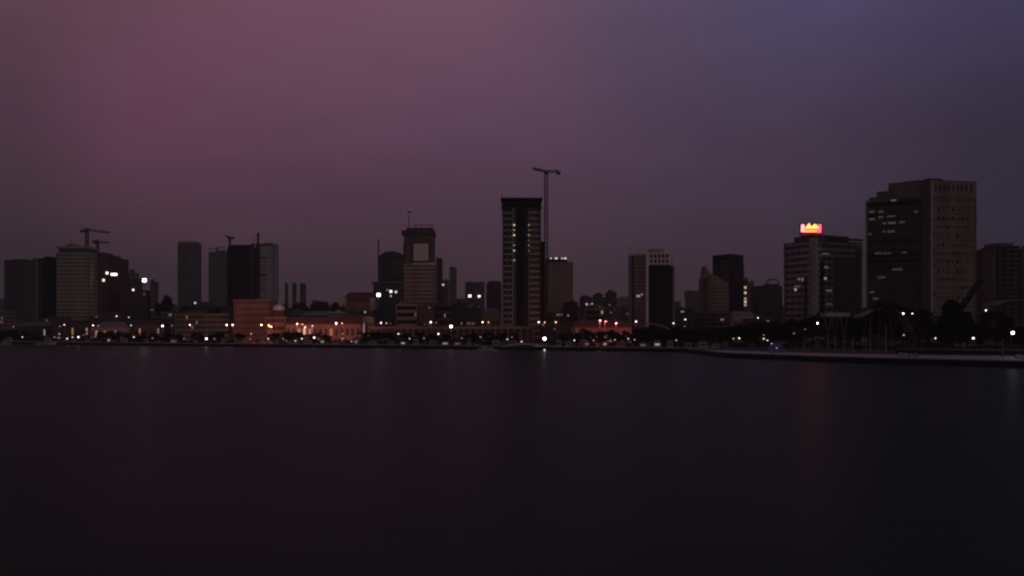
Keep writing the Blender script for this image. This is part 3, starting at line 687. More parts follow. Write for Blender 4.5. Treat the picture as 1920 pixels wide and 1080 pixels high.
# dense jumble of low and mid-rise roofs behind the shore streets
jr = random.Random(31); jl = []
for i, px in enumerate(range(4, 1470, 26)):
    if 936 < px < 1022 or 1180 < px < 1265: continue
    w_ = jr.uniform(14, 30); y = jr.uniform(581, 601) if px < 760 or px > 1020 else jr.uniform(572, 596)
    if 845 < px < 940 or 1028 < px < 1182 or 1265 < px < 1340 or 290 < px < 330 or 368 < px < 392 or 515 < px < 560: y = jr.uniform(558, 590)
    dp = jr.uniform(14, 22); dd = next((q for q in list(range(905 + 19*(i % 4), 1420, 9)) if free(rect(px-w_/2, px+w_/2, q, dp))), None)
    if dd is None: continue
    T = blk('rooftop_block', None, px-w_/2, px+w_/2, y, dd, dp, None, jr.choice(('tan', 'brown', 'grey', 'darkgrey', 'pale', 'purple', 'maroon', 'pinkwall')), glass='dimglass', sp=jr.uniform(.5, .7), piers=jr.choice((0, 4, 6)), cat='building', group='low blocks behind the shore streets')
    jl.append((T['root'], px, 'low street block'))
T = blk('dark_tower', 'grey slab beyond the right edge of the picture', 1975, 2030, 500, 820, 26, 17, 'grey', glass='dimglass', sp=.5)
T = blk('dark_tower', 'brown slab far beyond the right edge of the picture', 2060, 2110, 530, 860, 26, 14, 'brown', glass='dimglass', sp=.5)

# ------------------------------------------------------------------ cranes
def crane(label, px, ytop, d, tip, tail, w=2.2, apex=None, ties=(), r=.22, mat='steel'):
    root = thing('tower_crane', label, 'crane', (wx(px, d), d, G), 'tower cranes over the skyline')
    H = top_h(ytop, d)
    MB().lattice((0,0,0), (0,0,H), w, 3.2, r).build('mast', MT[mat], root)
    tx, ty, td = tip; t_ = (wx(tx, d+td)-wx(px, d), td, top_h(ty, d+td))
    MB().lattice((0, -.8, H), t_, 1.3, 3, r*.8).build('jib', MT[mat], root)
    cx_, cy_, cd_ = tail; c_ = (wx(cx_, d+cd_)-wx(px, d), cd_, top_h(cy_, d+cd_))
    MB().lattice((0, 0, H), c_, 1.5, 3, r*.8).build('counter_jib', MT[mat], root)
    v = Vector(c_); MB().box(v.x-1.6, v.x+1.6, v.y-1.2, v.y+1.2, v.z-2.6, v.z-.4).build('counterweight', MT[mat], root)
    MB().box(-1.5, 1.5, -2.4, -.2, H-2.6, H-.2).build('cab', MT[mat], root)
    if apex:
        MB().lattice((0,0,H), (0,0,H+apex), 1.2, 2, r*.7).tube((0,0,H+apex), tuple(Vector(t_)*.8+Vector((0,0,H))*.2), r*.35, n=4).tube((0,0,H+apex), c_, r*.35, n=4).build('apex_frame', MT[mat], root)
    for z, dx2 in ties: MB().box(-1.6, dx2, -1.6, 1.6, top_h(z+1.5, d), top_h(z-1.0, d)).build('mast_tie', MT[mat], root)
    return root
crane('tall slender crane rising right of the unfinished tower', 1024, 322, 812, (999, 316, -6), (1047, 321, 6), w=2.4, apex=None, r=.46)
crane('black crane mast tied with crossbars to the pale tower', 484, 459, 1100, (511, 458, 4), (472, 459, -2), w=2.6, apex=13, ties=((483, 9), (515, 9), (540, 6)), r=.8)
crane('small crane rising over the left of the black tower', 431, 447, 1200, (424, 442, -8), (437, 444, 2), w=2, apex=2, r=.4)
crane('faint crane above the hazy grey tower', 407, 466, 1800, (390, 467, -6), (420, 463, 6), w=2.4, apex=3, r=.35)
crane('tall thin crane right of the beige ribbed tower', 163, 431, 1040, (205, 436, 20), (154, 431, -4), w=2.4, apex=2, r=.4)
crane('short crane above the floodlit brown tower', 183, 454, 1060, (204, 455, 10), (176, 451, -3), w=2, apex=2.5, r=.36)
d = 560
bm_ = thing('boom_crane', 'dark mobile crane with long boom slanting before the big tower', 'crane', (wx(1757, d), d, G))
MB().lattice((0, 0, 3.2), (wx(1840, d)-wx(1757, d), 0, top_h(524, d)), 2.0, 2.4, .5).build('boom', MT['black'], bm_)
MB().box(-5, 4, -1.5, 1.5, 1.1, 2.2).box(-4.8, -2.6, -1.4, 1.4, 2.2, 3.8).build('carrier', MT['steel'], bm_)
MB().box(-1.5, 1.8, -1.3, 1.3, 2.21, 4.2).build('cab', MT['darkgrey'], bm_)
for x in (-3.8, -1.4, 1.2, 3): 
    for s in (-1, 1): MB().tube((x, s*1.2, .6), (x, s*1.7, .6), .6, n=12).build('wheel', MT['tyre'], bm_)

# ------------------------------------------------------------------ landmarks for labels
ZONES = [(-99, 75, 'the grey slab block'), (75, 168, 'the beige ribbed tower'), (168, 228, 'the floodlit brown tower'), (228, 330, 'the bare concrete shaft'), (330, 425, 'the terraced block'),
 (425, 520, 'the orange lit block'), (520, 640, 'the long red roofed hall'), (640, 742, 'the barrel topped tower'), (742, 842, 'the two tone tower'), (842, 938, 'the slender far shaft'),
 (938, 1023, 'the unfinished tower'), (1023, 1085, 'the roof lit tower'), (1085, 1183, 'the red lit shed'), (1183, 1266, 'the black glass slab'), (1266, 1330, 'the needle spire'),
 (1330, 1418, 'the portal tower'), (1418, 1470, 'the ring roofed block'), (1470, 1620, 'the red sign office'), (1620, 1745, "the big tower's dark face"), (1745, 1838, "the big tower's beige face"), (1838, 2100, 'the right edge towers')]
ORD = ['first', 'second', 'third', 'fourth', 'fifth', 'sixth', 'seventh', 'eighth', 'ninth', 'tenth', 'eleventh', 'twelfth']
NUM = ['zero', 'one', 'two', 'three', 'four', 'five', 'six', 'seven', 'eight', 'nine', 'ten', 'eleven', 'twelve']
def zone(px):
    for a, b2, n in ZONES:
        if a <= px < b2: return n
def auto_labels(items, prep='before'):
    """items: (object, px, descriptor); same descriptor in the same zone get an order from the left"""
    g = {}
    for o, px, ds in items: g.setdefault((ds, zone(px)), []).append((px, o))
    for (ds, z), L in g.items():
        L.sort(key=lambda q: q[0])
        for i, (px, o) in enumerate(L):
            if len(L) == 1: o['label'] = '%s %s %s' % (ds, prep, z)
            else: o['label'] = '%s from left of %s %ss %s %s' % (ORD[i], NUM[len(L)], ds, prep, z)

auto_labels(jl, 'behind')
# ------------------------------------------------------------------ lamps
PR = {}
pole_m = MB().tube((0,0,0), (0,0,1), .13, .075, 8).mesh('pole', MT['steel'], True)
base_m = MB().tube((0,0,0), (0,0,.5), .28, .2, 8).mesh('base', MT['darkgrey'])
arm_m = MB().tube((0,0,0), (0,-1.6,.35), .07, .05, 6).mesh('arm', MT['steel'])
cap_m = MB().ball((0,0,0), .5, .16).mesh('lamp_hood', MT['steel'], True)
def bulb(col, r, s):
    k = (col, r, s)
    if k not in PR: PR[k] = MB().ball((0,0,0), r, r, 10, 6).mesh('globe', em(col, s), True)
    return PR[k]
def lamp_proto(name, cat, group, kind):
    o = thing(name, None, cat, (0,0,-50), group)
    p = ob('pole', pole_m, o); ob('base', base_m, o)
    if kind == 'tall': ob('arm', arm_m, o)
    ob('lamp_hood', cap_m, o); ob('globe', bulb('white', .5, 4), o)
    return o
PROT = dict(tall=lamp_proto('street_lamp', 'street lamp', 'tall lamps along the shore road', 'tall'),
            low=lamp_proto('quay_lamp', 'lamp', 'low lamps along the quay', 'low'))
used = set(); lamp_items = []
ADJ = dict(white='white', pink='pinkish', orange='orange', red='red', yellow='yellowish', violet='violet')
def lamp(kind, px, py, col, r, s, off=None, power=0):
    r = round(r*(.76 if s > 1.5 else .86), 3)
    d = shore(px) + (off if off is not None else (14 if kind == 'low' else 85))
    if kind not in used: o = PROT[kind]; used.add(kind)
    else: o = copy_tree(PROT[kind])
    h = max(1.2, top_h(py, d)); X = wx(px, d)
    o.location = (X, d, G)
    ry = -1.6 if kind == 'tall' else 0; hz = h + (.0 if kind == 'tall' else 0)
    for ch in o.children:
        n = ch.name.split('.')[0]
        if n == 'pole': ch.scale = (1.4, 1.4, h - (.35 if kind == 'tall' else .1))
        elif n == 'arm': ch.location = (0, 0, h-.35)
        elif n == 'globe': ch.data = bulb(col, r, s); ch.location = (0, ry, h)
        elif n == 'lamp_hood': ch.location = (0, ry, h + r*.98); ch.scale = (max(1, r*1.3),)*2 + (1,)
    lev = 'bright' if s*r*r > 2.2 else ('dim' if s < 1 else 'small')
    lamp_items.append((o, px, '%s %s %s lamp' % (lev, ADJ[col], 'street' if kind == 'tall' else 'quay')))
    if power:
        ld = bpy.data.lights.new('lamp_glow', 'SPOT'); ld.energy = power*1.5; ld.shadow_soft_size = r+.1; ld.spot_size = R(150); ld.spot_blend = .5
        ld.color = dict(white=(1,.9,.85), pink=(1,.42,.42), orange=(1,.33,.18), red=(1,.20,.16), yellow=(1,.7,.35), violet=(.5,.3,1))[col]
        lo = bpy.data.objects.new('lamp_glow', ld); COL.objects.link(lo); lo.parent = o; lo.location = (0, ry-r-.3, h-r-.2); lo.rotation_euler = (R(52), 0, 0)
TALL = [(27,612,'pink',.5,.5,0),(122,609,'pink',.6,3,900),(176,610,'pink',.7,3.5,1500),(186,611,'pink',.5,.7,0),(220,593,'white',.65,2,0),(243,595,'white',.6,1,0),(247,610,'white',.6,1.6,0),
 (306,611,'pink',1.0,5,1500),(357,609,'pink',.7,3,1800),(426,609,'pink',.8,4,2600),(437,609,'pink',.85,4,2600),(491,609,'orange',.75,3,14000),(505,610,'orange',.75,2.5,9000),(509.5,612,'orange',.65,2,3500),
 (558,607,'orange',.7,4,5000),(568,608,'orange',.55,1,3000),(573,613,'orange',.75,2.6,4500),(586,611,'pink',.6,.5,3000),(631,606,'pink',.9,5,4200),(642,606,'orange',.65,1.2,2500),
 (715,605,'pink',.75,2.6,600),(725,606,'pink',.6,.9,0),(808,604,'pink',.8,5,800),(818,605,'yellow',.5,.35,0),(846,612,'white',1.2,6,900),(905,604,'yellow',.65,3,1200),(916,604,'orange',.6,.9,1200),
 (1010,604,'white',.65,4,0),(1021,604,'orange',.55,1.2,900),(1042,604,'pink',.7,1.6,500),(1125,601,'red',.8,5,6000),(1135,602,'red',.6,1,5000),(1155,606,'red',.75,6,6500),(1192,603,'pink',.65,4,500),
 (1262,606,'white',.65,2,0),(1284,599,'white',.6,2,0)]
RT = [(1420,596,'white',.45,3,200),(1531,606,'white',.5,12,150),(1547,592,'white',.5,.8,120),(1691,588,'white',.5,6,112),(1708,588,'white',.42,2.5,114),(1846,582,'pink',.5,4,200),(1895,624,'white',.75,9,60),(1487,625,'pink',.5,.25,120),(1508,617,'white',.4,.2,130),(1692,628,'white',.42,.5,80)]
LOW = [(42,632,'white',.55,1.2),(102,632,'pink',.5,.7),(126,635,'white',.75,1.6),(136,632,'pink',.6,1.2),(147,632,'white',.8,3.5),(157,628,'pink',.45,.4),(179,631,'pink',.5,.4),(251,632,'white',.6,1.8),(286,634,'pink',.5,.5),(345,635,'pink',.5,.4),(387,635,'white',.9,6),(402,635,'white',.45,.5),
 (471,626,'yellow',.5,.9),(469,636,'pink',.55,.35),(503,635,'white',.5,1.4),(531,635,'yellow',.45,.5),(537,639,'yellow',.4,.35),(554,639,'yellow',.55,1),(566,635,'white',.55,2.2),(589,633,'white',.7,4),(642,626,'orange',.5,.8),(642,635,'pink',.5,.8),(659,640,'white',.5,.5),
 (747,626,'white',.6,1.8),(768,635,'white',.5,.7),(795,634,'pink',.5,.5),(822,626,'white',.65,3),(866,634,'yellow',.45,.4),(901,632,'white',.5,.4),(951,636,'white',.5,.9),(960,632,'pink',.45,.35),(978,640.5,'pink',.5,1.4),(1021,635,'white',1.15,8),(1077,638,'white',.5,1.6),(1113,638,'white',.42,.45),(1145,639,'yellow',.4,.4),(1153,637,'yellow',.45,.7),(1178,635,'yellow',.48,.9),(1190,637,'pink',.45,.6),(1268,638,'white',.42,.7)]
RL = [(1375,635,'yellow',.42,.8,90),(1386,634,'yellow',.48,3,90),(1432,635,'yellow',.42,2.2,80),(1439,638,'yellow',.38,1.4,70),(1432,628,'yellow',.3,.6,85),(1447,644,'violet',.36,1,50),(1754,634,'white',.36,2.5,70),(1825,634,'white',.45,6,70)]
for a in TALL: lamp('tall', *a[:5], power=a[5])
for a in RT: lamp('tall', *a[:5], off=a[5])
for a in LOW: lamp('low', *a)
for a in RL: lamp('low', *a[:5], off=a[5])
auto_labels(lamp_items)

# floodlights on poles among the building sites
fl_m = MB().box(-.9, .9, -.35, .15, -.6, .6).mesh('housing', MT['steel'])
def flood(px, py, d, w, h, col, s, label):
    o = thing('floodlight_mast', label, 'floodlight', (wx(px, d), d, G), 'floodlights at the building sites'); H = top_h(py, d)
    p = ob('pole', pole_m, o); p.scale = (2, 2, H-.6)
    b_ = ob('base', base_m, o); b_.scale = (1.8, 1.8, 1.5)
    hs = ob('housing', fl_m, o, (0, 0, H)); hs.scale = (w*1.1, 1, h*1.6)
    MB().box(-w, w, -.5, -.36, H-h, H+h).build('lens', em(col, s), o)
    return o
flood(201, 512, 1000, 1.1, 1.1, 'white', 2.5, 'square floodlight left of the bright bar of lights')
flood(214, 514.5, 1000, 3.0, 1.0, 'white', 4, 'wide bright bar of floodlights on brown tower')
flood(194.5, 525.5, 1000, 1.2, 1.2, 'yellow', 1.4, 'lower dimmer floodlight under the bright bar')
flood(271, 525.5, 970, 1.7, 1.5, 'white', 7, 'large round white floodlight left of bare concrete shaft')
flood(250, 543.5, 970, .9, .9, 'white', 1.5, 'small floodlight at the roofline of half built block')
flood(366, 568, 1090, .9, .9, 'white', .8, 'faint floodlight at the foot of slim lone tower')
flood(710, 553, 1060, 1.7, 1.6, 'white', 7, 'brightest floodlight at the foot of barrel topped tower')
flood(733, 546.5, 1060, 1.2, 1.2, 'white', 2, 'upper of two floodlights right of the brightest one')
flood(742.5, 547.5, 1060, 1.1, 1.1, 'white', .8, 'dim floodlight nearest the two tone tower')
flood(733, 555, 1055, .8, .9, 'white', .45, 'lowest faint floodlight under barrel topped tower')
flood(831, 534, 1030, .9, .9, 'pink', .9, 'pinkish floodlight right of the thin dark shaft')
flood(881, 555, 1020, 1.3, 1.1, 'white', 3, 'brighter left floodlight of the pair before squat hazy block')
flood(898.5, 555.5, 1020, 1.2, 1.0, 'white', 2, 'right floodlight of the pair before squat hazy block')
flood(1075, 567, 985, 1.0, 1.3, 'pink', .3, 'dull pink floodlight right of the roof lit tower')
flood(1100, 570.5, 970, 1.0, 1.0, 'pink', .5, 'pink floodlight at left end of green striped flats')
flood(1110, 569.5, 970, .7, .7, 'white', .35, 'faint small floodlight above green striped flats')

# ------------------------------------------------------------------ trees
def crown_mesh(seed, mat, nl=14, per=130, flat=1.0, cone=False):
    rr = random.Random(seed); m = MB()
    for k in range(nl):
        z = .34 + .60*(k+.5)/nl if cone else .30 + .54*rr.random()
        rad = (.46*(1.02-(z-.3)/.72) if cone else .33*math.sqrt(max(.05, 1-((z-.58)/.38)**2)))
        a = k*2.4 + rr.random()
        q = rad*math.sqrt(rr.random()) if not cone else rad*.6*rr.random()
        c0 = Vector((q*cos(a), q*sin(a), z)); lr = (.10+.09*rr.random()) if not cone else rad*.55+.04
        for _ in range(per):
            v = Vector((rr.gauss(0,1), rr.gauss(0,1), rr.gauss(0,1))).normalized()*lr*(.35+.75*rr.random()); v.z *= .75
            p = c0+v; s = .028+.034*rr.random()
            e1 = Vector((rr.gauss(0,1), rr.gauss(0,1), rr.gauss(0,.6))).normalized(); e2 = e1.cross(Vector((rr.gauss(0,1), rr.gauss(0,1), rr.gauss(0,1)))).normalized()
            b0 = len(m.v); m.v += [tuple(p-e1*s), tuple(p+e2*s*.6), tuple(p+e1*s), tuple(p-e2*s*.6)]; m.f.append((b0, b0+1, b0+2, b0+3))
    return m.mesh('crown', MT[mat])
def trunk_mesh(seed, mat='bark'):
    rr = random.Random(seed); m = MB(); m.tube((0,0,0), (.01,0,.40), .035, .022, 7)
    for k in range(5):
        a = k*1.3+rr.random(); m.tube((.01,0,.30+.02*k), (.2*cos(a), .2*sin(a), .55+.15*rr.random()), .016, .006, 5)
    return m.mesh('trunk', MT[mat])
def palm_mesh(seed):
    rr = random.Random(seed); m = MB()
    for k in range(17):
        a = 2*pi*k/17 + rr.random()*.3; up = .10+.16*rr.random(); L = .27+.06*rr.random(); pr = None
        for q in range(6):
            t_ = q/5; p = Vector((cos(a)*L*t_, sin(a)*L*t_, .80 + up*t_*1.6 - (up*1.5+.16)*t_*t_)); wd = .035*(1-abs(t_-.4)*1.3)+.004
            sd = Vector((-sin(a), cos(a), 0))*wd; dr = Vector((0,0,-wd*.6))
            cur = (p+sd+dr, p, p-sd+dr)
            if pr:
                b0 = len(m.v); m.v += [tuple(x) for x in (*pr, *cur)]; m.f += [(b0, b0+1, b0+4, b0+3), (b0+1, b0+2, b0+5, b0+4)]
            pr = cur
    return m.mesh('crown', MT['leaf'])
def palm_trunk(seed):
    m = MB(); p = (0,0,0)
    for k in range(5): q = (.012*(k+1)*math.sin(seed), .006*(k+1), .16*(k+1)); m.tube(p, q, .022-.002*k, .020-.002*k, 7); p = q
    return m.mesh('trunk', MT['palebark'])
PRT = {}
def tree_proto(kind, cm, tm, name, cat, group):
    o = thing(name, None, cat, (0, 0, -50), group); ob('crown', cm, o); ob('trunk', tm, o); PRT.setdefault(kind, []).append(o)
for i in range(4): tree_proto('dark', crown_mesh(20+i, 'leaf'), trunk_mesh(i), 'broadleaf_tree', 'tree', 'dark trees along the shore')
for i in range(3): tree_proto('olive', crown_mesh(40+i, 'olive'), trunk_mesh(10+i), 'olive_green_tree', 'tree', 'lamp lit trees along the shore')
for i in range(2): tree_proto('cone', crown_mesh(60+i, 'leaf', 16, 150, cone=True), trunk_mesh(20+i), 'conical_tree', 'tree', 'pointed trees on the plaza')
for i in range(3): tree_proto('palm', palm_mesh(80+i), palm_trunk(i+1), 'palm_tree', 'palm', 'palms along the shore')
tused = set(); tree_items = []; tr = random.Random(3); tcount = {}
DS = dict(dark='dark broadleaf tree', olive='olive green tree', cone='dark pointed tree', palm='slender palm tree')
def tree(kind, px, ytop, wpx, off, big=''):
    d = shore(px) + off; L = PRT[kind]; k = tcount.get(kind, 0) % len(L); tcount[kind] = tcount.get(kind, 0)+1
    p = L[k]
    if p.name not in tused: o = p; tused.add(p.name)
    else: o = copy_tree(p)
    H = top_h(ytop, d); w = wpx/F*d/.74
    o.location = (wx(px, d), d, G); o.scale = (w, w, H/.94); o.rotation_euler = (0, 0, tr.random()*6.28)
    tree_items.append((o, px, big + DS[kind]))
for px, y, w in ((6,620,26),(24,617,24),(48,621,24),(66,624,16),(192,622,26),(214,620,26),(236,623,24),(262,622,24),(288,624,24),(312,623,22),(333,626,20),(372,624,24),(398,626,22),(412,622,20),(450,624,20)): tree('dark', px, y, w, 50)
for px, y, w in ((515,622,26),(540,621,28),(562,622,26),(588,624,26),(612,626,22),(1103,619,26),(1126,618,28),(1150,617,30),(1172,620,24),(870,627,18),(1058,624,22)): tree('olive', px, y, w, 46)
for px, y, w in ((690,622,26),(712,621,26),(736,622,30),(762,624,28),(788,622,26),(812,624,26),(836,625,22),(888,623,24),(918,622,26),(940,624,22),(965,624,20),(1082,622,26)): tree('dark', px, y, w, 44)
for px, y, w in ((1196,616,34),(1222,612,38),(1248,616,34),(1274,612,38),(1300,616,38),(1322,618,32)): tree('dark', px, y, w, 55)
for px, y, w in ((1348,614,40),(1372,612,42),(1398,608,44)): tree('dark', px, y, w, 150)
for px, y, w in ((1420,604,46),(1446,600,48),(1472,604,44),(1500,596,50),(1524,590,48),(1548,582,44),(1572,594,40)): tree('dark', px, y, w, 165)
for px, y, w in ((1604,588,50),(1634,576,62),(1662,566,70),(1692,574,64),(1722,578,56),(1744,600,40)): tree('dark', px, y, w, 150, 'tall ')
for px, y, w in ((1786,566,78),(1812,588,56)): tree('cone', px, y, w, 135)
for px, y, w in ((1770,606,40),(1836,606,42),(1868,582,52),(1884,590,40),(1912,610,46)): tree('dark', px, y, w, 140)
for px, y, w in ((310,553,34),(345,572,30),(402,576,28)): tree('dark', px, y, w, 200, 'raised ')
for px, y, w in ((560,566,40),(590,563,44),(618,564,44),(636,572,30)): tree('dark', px, y, w, 320, 'tall ')
for px, y in ((156,618),(428,618),(600,620),(676,620),(850,618),(1036,620),(1092,612),(1340,618)): tree('palm', px, y, 20, 34)
for px, y in ((1512,614),(1530,622),(1558,612),(1600,606),(1620,590),(1648,572),(1672,572),(1716,586),(1730,612)): tree('palm', px, y, 44, 70)
auto_labels(tree_items)
def hedge(xa, xb, off, h, lb, mat='leaf'):
    da, db = shore(xa)+off, shore(xb)+off; A, B = Vector((wx(xa, da), da, 0)), Vector((wx(xb, db), db, 0)); C = (A+B)/2; L = (B-A).length
    rr = random.Random(int(xa)); m = MB(); e = (B-A).normalized(); n_ = Vector((-e.y, e.x, 0))
    for _ in range(int(L*26)):
        u = rr.random(); hh = h*(.75+.35*math.sin(u*L*.31+xa)*math.sin(u*L*.13))
        p = (A-C)+e*(L*u)+n_*rr.uniform(-1.1, 1.1); p.z = rr.uniform(.1, 1)**.7*hh; s_ = rr.uniform(.3, .65)
        e1 = Vector((rr.gauss(0,1), rr.gauss(0,1), rr.gauss(0,.8))).normalized(); e2 = e1.cross(Vector((rr.gauss(0,1), rr.gauss(0,1), rr.gauss(0,1)))).normalized()
        b0 = len(m.v); m.v += [tuple(p-e1*s_), tuple(p+e2*s_*.6), tuple(p+e1*s_), tuple(p-e2*s_*.6)]; m.f.append((b0, b0+1, b0+2, b0+3))
    tag(m.build('hedge', MT[mat], loc=(C.x, C.y, G)), lb, 'hedge')
for a in ((-20, 118, 40, 3.6, 'uneven dark hedge at the far left shore'), (160, 330, 40, 3.6, 'dark hedge below the half built block'), (335, 440, 40, 3.4, 'dark hedge left of the orange block'),
          (510, 640, 38, 4.2, 'olive hedge lit by orange lamps below long red hall', 'olive'), (645, 760, 38, 4.6, 'dark hedge below the barrel topped tower'), (765, 935, 38, 4.2, 'dark hedge below the two tone tower'),
          (1026, 1090, 38, 3.6, 'dark hedge below the roof lit tower'), (1092, 1184, 38, 4.2, 'olive hedge below the red lit shed', 'olive'), (1186, 1356, 46, 5.2, 'tall dark hedge below the black glass slab')): hedge(*a)
for a in ((1366, 1500, 120, 5.0, 'dark hedge behind the violet tent'), (1500, 1620, 130, 5.0, 'dark hedge behind the flat roofed shelter'), (1622, 1745, 120, 5.5, 'dark hedge under the tall dark trees'), (1747, 1930, 112, 4.5, 'dark hedge at the right behind the plaza parapet')): hedge(*a)

# ------------------------------------------------------------------ plaza things
d = 440
for px, ya, yb, lb in ((1571, 586, 594, 'white flat roofed shelter on Y shaped columns beside dark trees'),):
    root = thing('shelter', lb, 'shelter', (wx(px, d), d+4, G)); w = wx(1594, d)-wx(px, d); zt = top_h(yb, d)
    MB().box(-w, w, -4, 4, zt, top_h(ya, d)).build('roof', MT['pale'], root)
    for s in (-.72, -.1, .62):
        MB().tube((s*w, -2, 0), (s*w, -2, zt*.55), .42, .34, 8).tube((s*w, -2, zt*.52), (s*w-1.7, -2, zt+.02), .3, .22, 6).tube((s*w, -2, zt*.52), (s*w+1.7, -2, zt+.02), .3, .22, 6).build('column', MT['tan'], root)
def sail(label, xa, xb, pts, d, dep):
    """bowed white roof on slim posts"""
    xm = (xa+xb)/2; root = thing('bowed_canopy', label, 'canopy', (wx(xm, d), d, G)); rg = []
    for px, y in pts: x = wx(px, d)-wx(xm, d); z = top_h(y, d); rg.append([(x, -dep/2, z-.5), (x, dep/2, z-.5), (x, dep/2, z), (x, -dep/2, z)])
    MB().loft(rg).build('roof', MT['tan'], root)
    for px, y in (pts[0], pts[-1]):
        x = wx(px, d)-wx(xm, d)
        for s in (-1, 1): MB().tube((x, s*dep*.4, 0), (x, s*dep*.4, top_h(y, d)-.3), .14, n=6).build('post', MT['steel'], root)
sail('white bowed canopy left of the tall dark trees', 1606, 1648, [(1606,594),(1614,590),(1624,585),(1634,581),(1646,578.5)], 470, 12)
sail('white canopy curving down right of the tall dark trees', 1672, 1706, [(1672,580),(1682,586),(1690,594),(1698,606),(1704,620)], 465, 10)
sail('white bowed canopy under the right edge towers', 1852, 1912, [(1852,573),(1864,568),(1878,563.5),(1894,562),(1912,564)], 620, 20)
for px, yt, lb in ((1632, 604, 'thin pale pole below the tall dark trees, left of two'), (1661, 610, 'stout pale pole below the tall dark trees, right of two'), (322, 566, 'lone white pole before the bare concrete shaft'), (491, 613, 'short orange lit pole before the orange block'), (1508, 632, 'short pale pole before the red sign office'), (1600, 634, 'short pale pole right of the flat roofed shelter'), (1880, 640, 'short pale pole at the right edge plaza')):
    d = shore(px) + (46 if px > 1400 else 78); root = thing('flag_pole', lb, 'pole', (wx(px, d), d, G)); H = top_h(yt, d)
    MB().tube((0,0,0), (0,0,.6), .6, .45, 8).build('base', MT['grey'], root)
    MB().tube((0,0,.6), (0,0,H), .34 if px == 1661 else .24, .14, 8).build('pole', MT['tan'], root)
    MB().ball((0,0,H+.15), .22).build('finial', MT['palesteel'], root)
# violet lit stall
d = 430; root = thing('market_tent', 'violet lit tent with small lamps on the plaza', 'tent', (wx(1458, d), d+3, G)); w = 2.9
MB().prism([(-w,-w),(w,-w),(w,w),(-w,w)], 2.4, 4.6, [(-.2,-.2),(.2,-.2),(.2,.2),(-.2,.2)]).build('tent_roof', MT['violet'], root)
for a in (-1, 1):
    for b2 in (-1, 1): MB().tube((a*w*.95, b2*w*.95, 0), (a*w*.95, b2*w*.95, 2.4), .08).build('tent_post', MT['palesteel'], root)
MB().box(-w*.9, w*.9, w*.8, w*.85, .05, 2.3).build('back_cloth', MT['violet'], root)
ld = bpy.data.lights.new('tent_glow', 'POINT'); ld.energy = 70; ld.color = (.5,.35,1); ld.shadow_soft_size = .2
lo = bpy.data.objects.new('tent_glow', ld); COL.objects.link(lo); lo.parent = root; lo.location = (0, -1.5, 2.1)
MB().ball((0, -1.5, 2.2), .2).build('tent_lamp', em('violet', 1.5), root)
# cars
def make_car():
    o = thing('parked_car', None, 'car', (0,0,0), 'pale cars parked on the plaza')
    prof = [(-2.1,.35),(2.1,.35),(2.15,.8),(1.9,.95),(1.1,1.0),(.5,1.45),(-.9,1.48),(-1.7,1.0),(-2.1,.9)]
    MB().loft([[(x, -.85, z) for x, z in prof], [(x, .85, z) for x, z in prof]]).build('body', MT['carpaint'], o)
    win = [(-1.5,1.02),(.95,1.02),(.45,1.38),(-.85,1.40)]
    for s in (-1, 1): MB().loft([[(x, s*.86, z) for x, z in win], [(x, s*.83, z) for x, z in win]]).build('side_window', MT['glass'], o)
    for x in (-1.3, 1.3):
        for s in (-1, 1):
            wl = MB().tube((x, s*.72, .32), (x, s*.9, .32), .32, n=14).build('wheel', MT['tyre'], o)
            MB().tube((x, s*.89, .32), (x, s*.92, .32), .18, n=10).build('rim', MT['palesteel'], wl)
    return o
car0 = make_car()
for i, (px, off, rz, lb) in enumerate(((1694, 22, .25, 'left of two pale cars parked on plaza below tall trees'), (1712, 20, 2.9, 'right of two pale cars parked on plaza below tall trees'), (1915, 30, .1, 'pale car parked on plaza at right edge'))):
    o = car0 if i == 0 else copy_tree(car0); d = shore(px)+off; o.location = (wx(px, d), d, G); o.rotation_euler = (0,0,rz); o['label'] = lb
# kiosks and cars along the far shore
kr = random.Random(21)
def make_kiosk():
    o = thing('kiosk', None, 'kiosk', (0,0,-40), 'small kiosks along the quay')
    MB().box(-1.8, 1.8, -1.2, 1.2, 0, 2.3).build('wall', MT['pale'], o)
    MB().prism([(-2.3,-1.9),(2.3,-1.9),(2.3,1.6),(-2.3,1.6)], 2.3, 3.3, [(-1.2,-.5),(1.2,-.5),(1.2,.5),(-1.2,.5)]).build('roof', MT['greyroof'], o)
    MB().box(-1.2, 1.2, -1.28, -1.1, 1.1, 2.0).build('hatch', MT['dimglass'], o)
    MB().box(-1.5, 1.5, -1.7, -1.2, .95, 1.07).build('counter', MT['pale'], o)
    return o
ko = make_kiosk(); k_items = []
for i, px in enumerate((18, 90, 164, 205, 232, 275, 326, 366, 418, 446, 484, 519, 548, 577, 605, 628, 668, 699, 733, 756, 780, 812, 835, 858, 880, 930, 962, 1048, 1066, 1100, 1134, 1164, 1205, 1232, 1256, 1290, 1318, 1342)):
    o = ko if i == 0 else copy_tree(ko); d = shore(px) + kr.uniform(14, 26)
    o.location = (wx(px, d), d, G); o.scale = (kr.uniform(.6, 1.3), 1, kr.uniform(.7, 1.25)); k_items.append((o, px, 'small pale quay kiosk'))
    if kr.random() < .3:
        for ch in o.children:
            if ch.name.startswith('hatch'):
                ch.data = ch.data.copy(); ch.data.materials[0] = em(kr.choice(('yellow', 'pink', 'white')), kr.choice((.1, .2, .35)))
auto_labels(k_items)
c_items = []
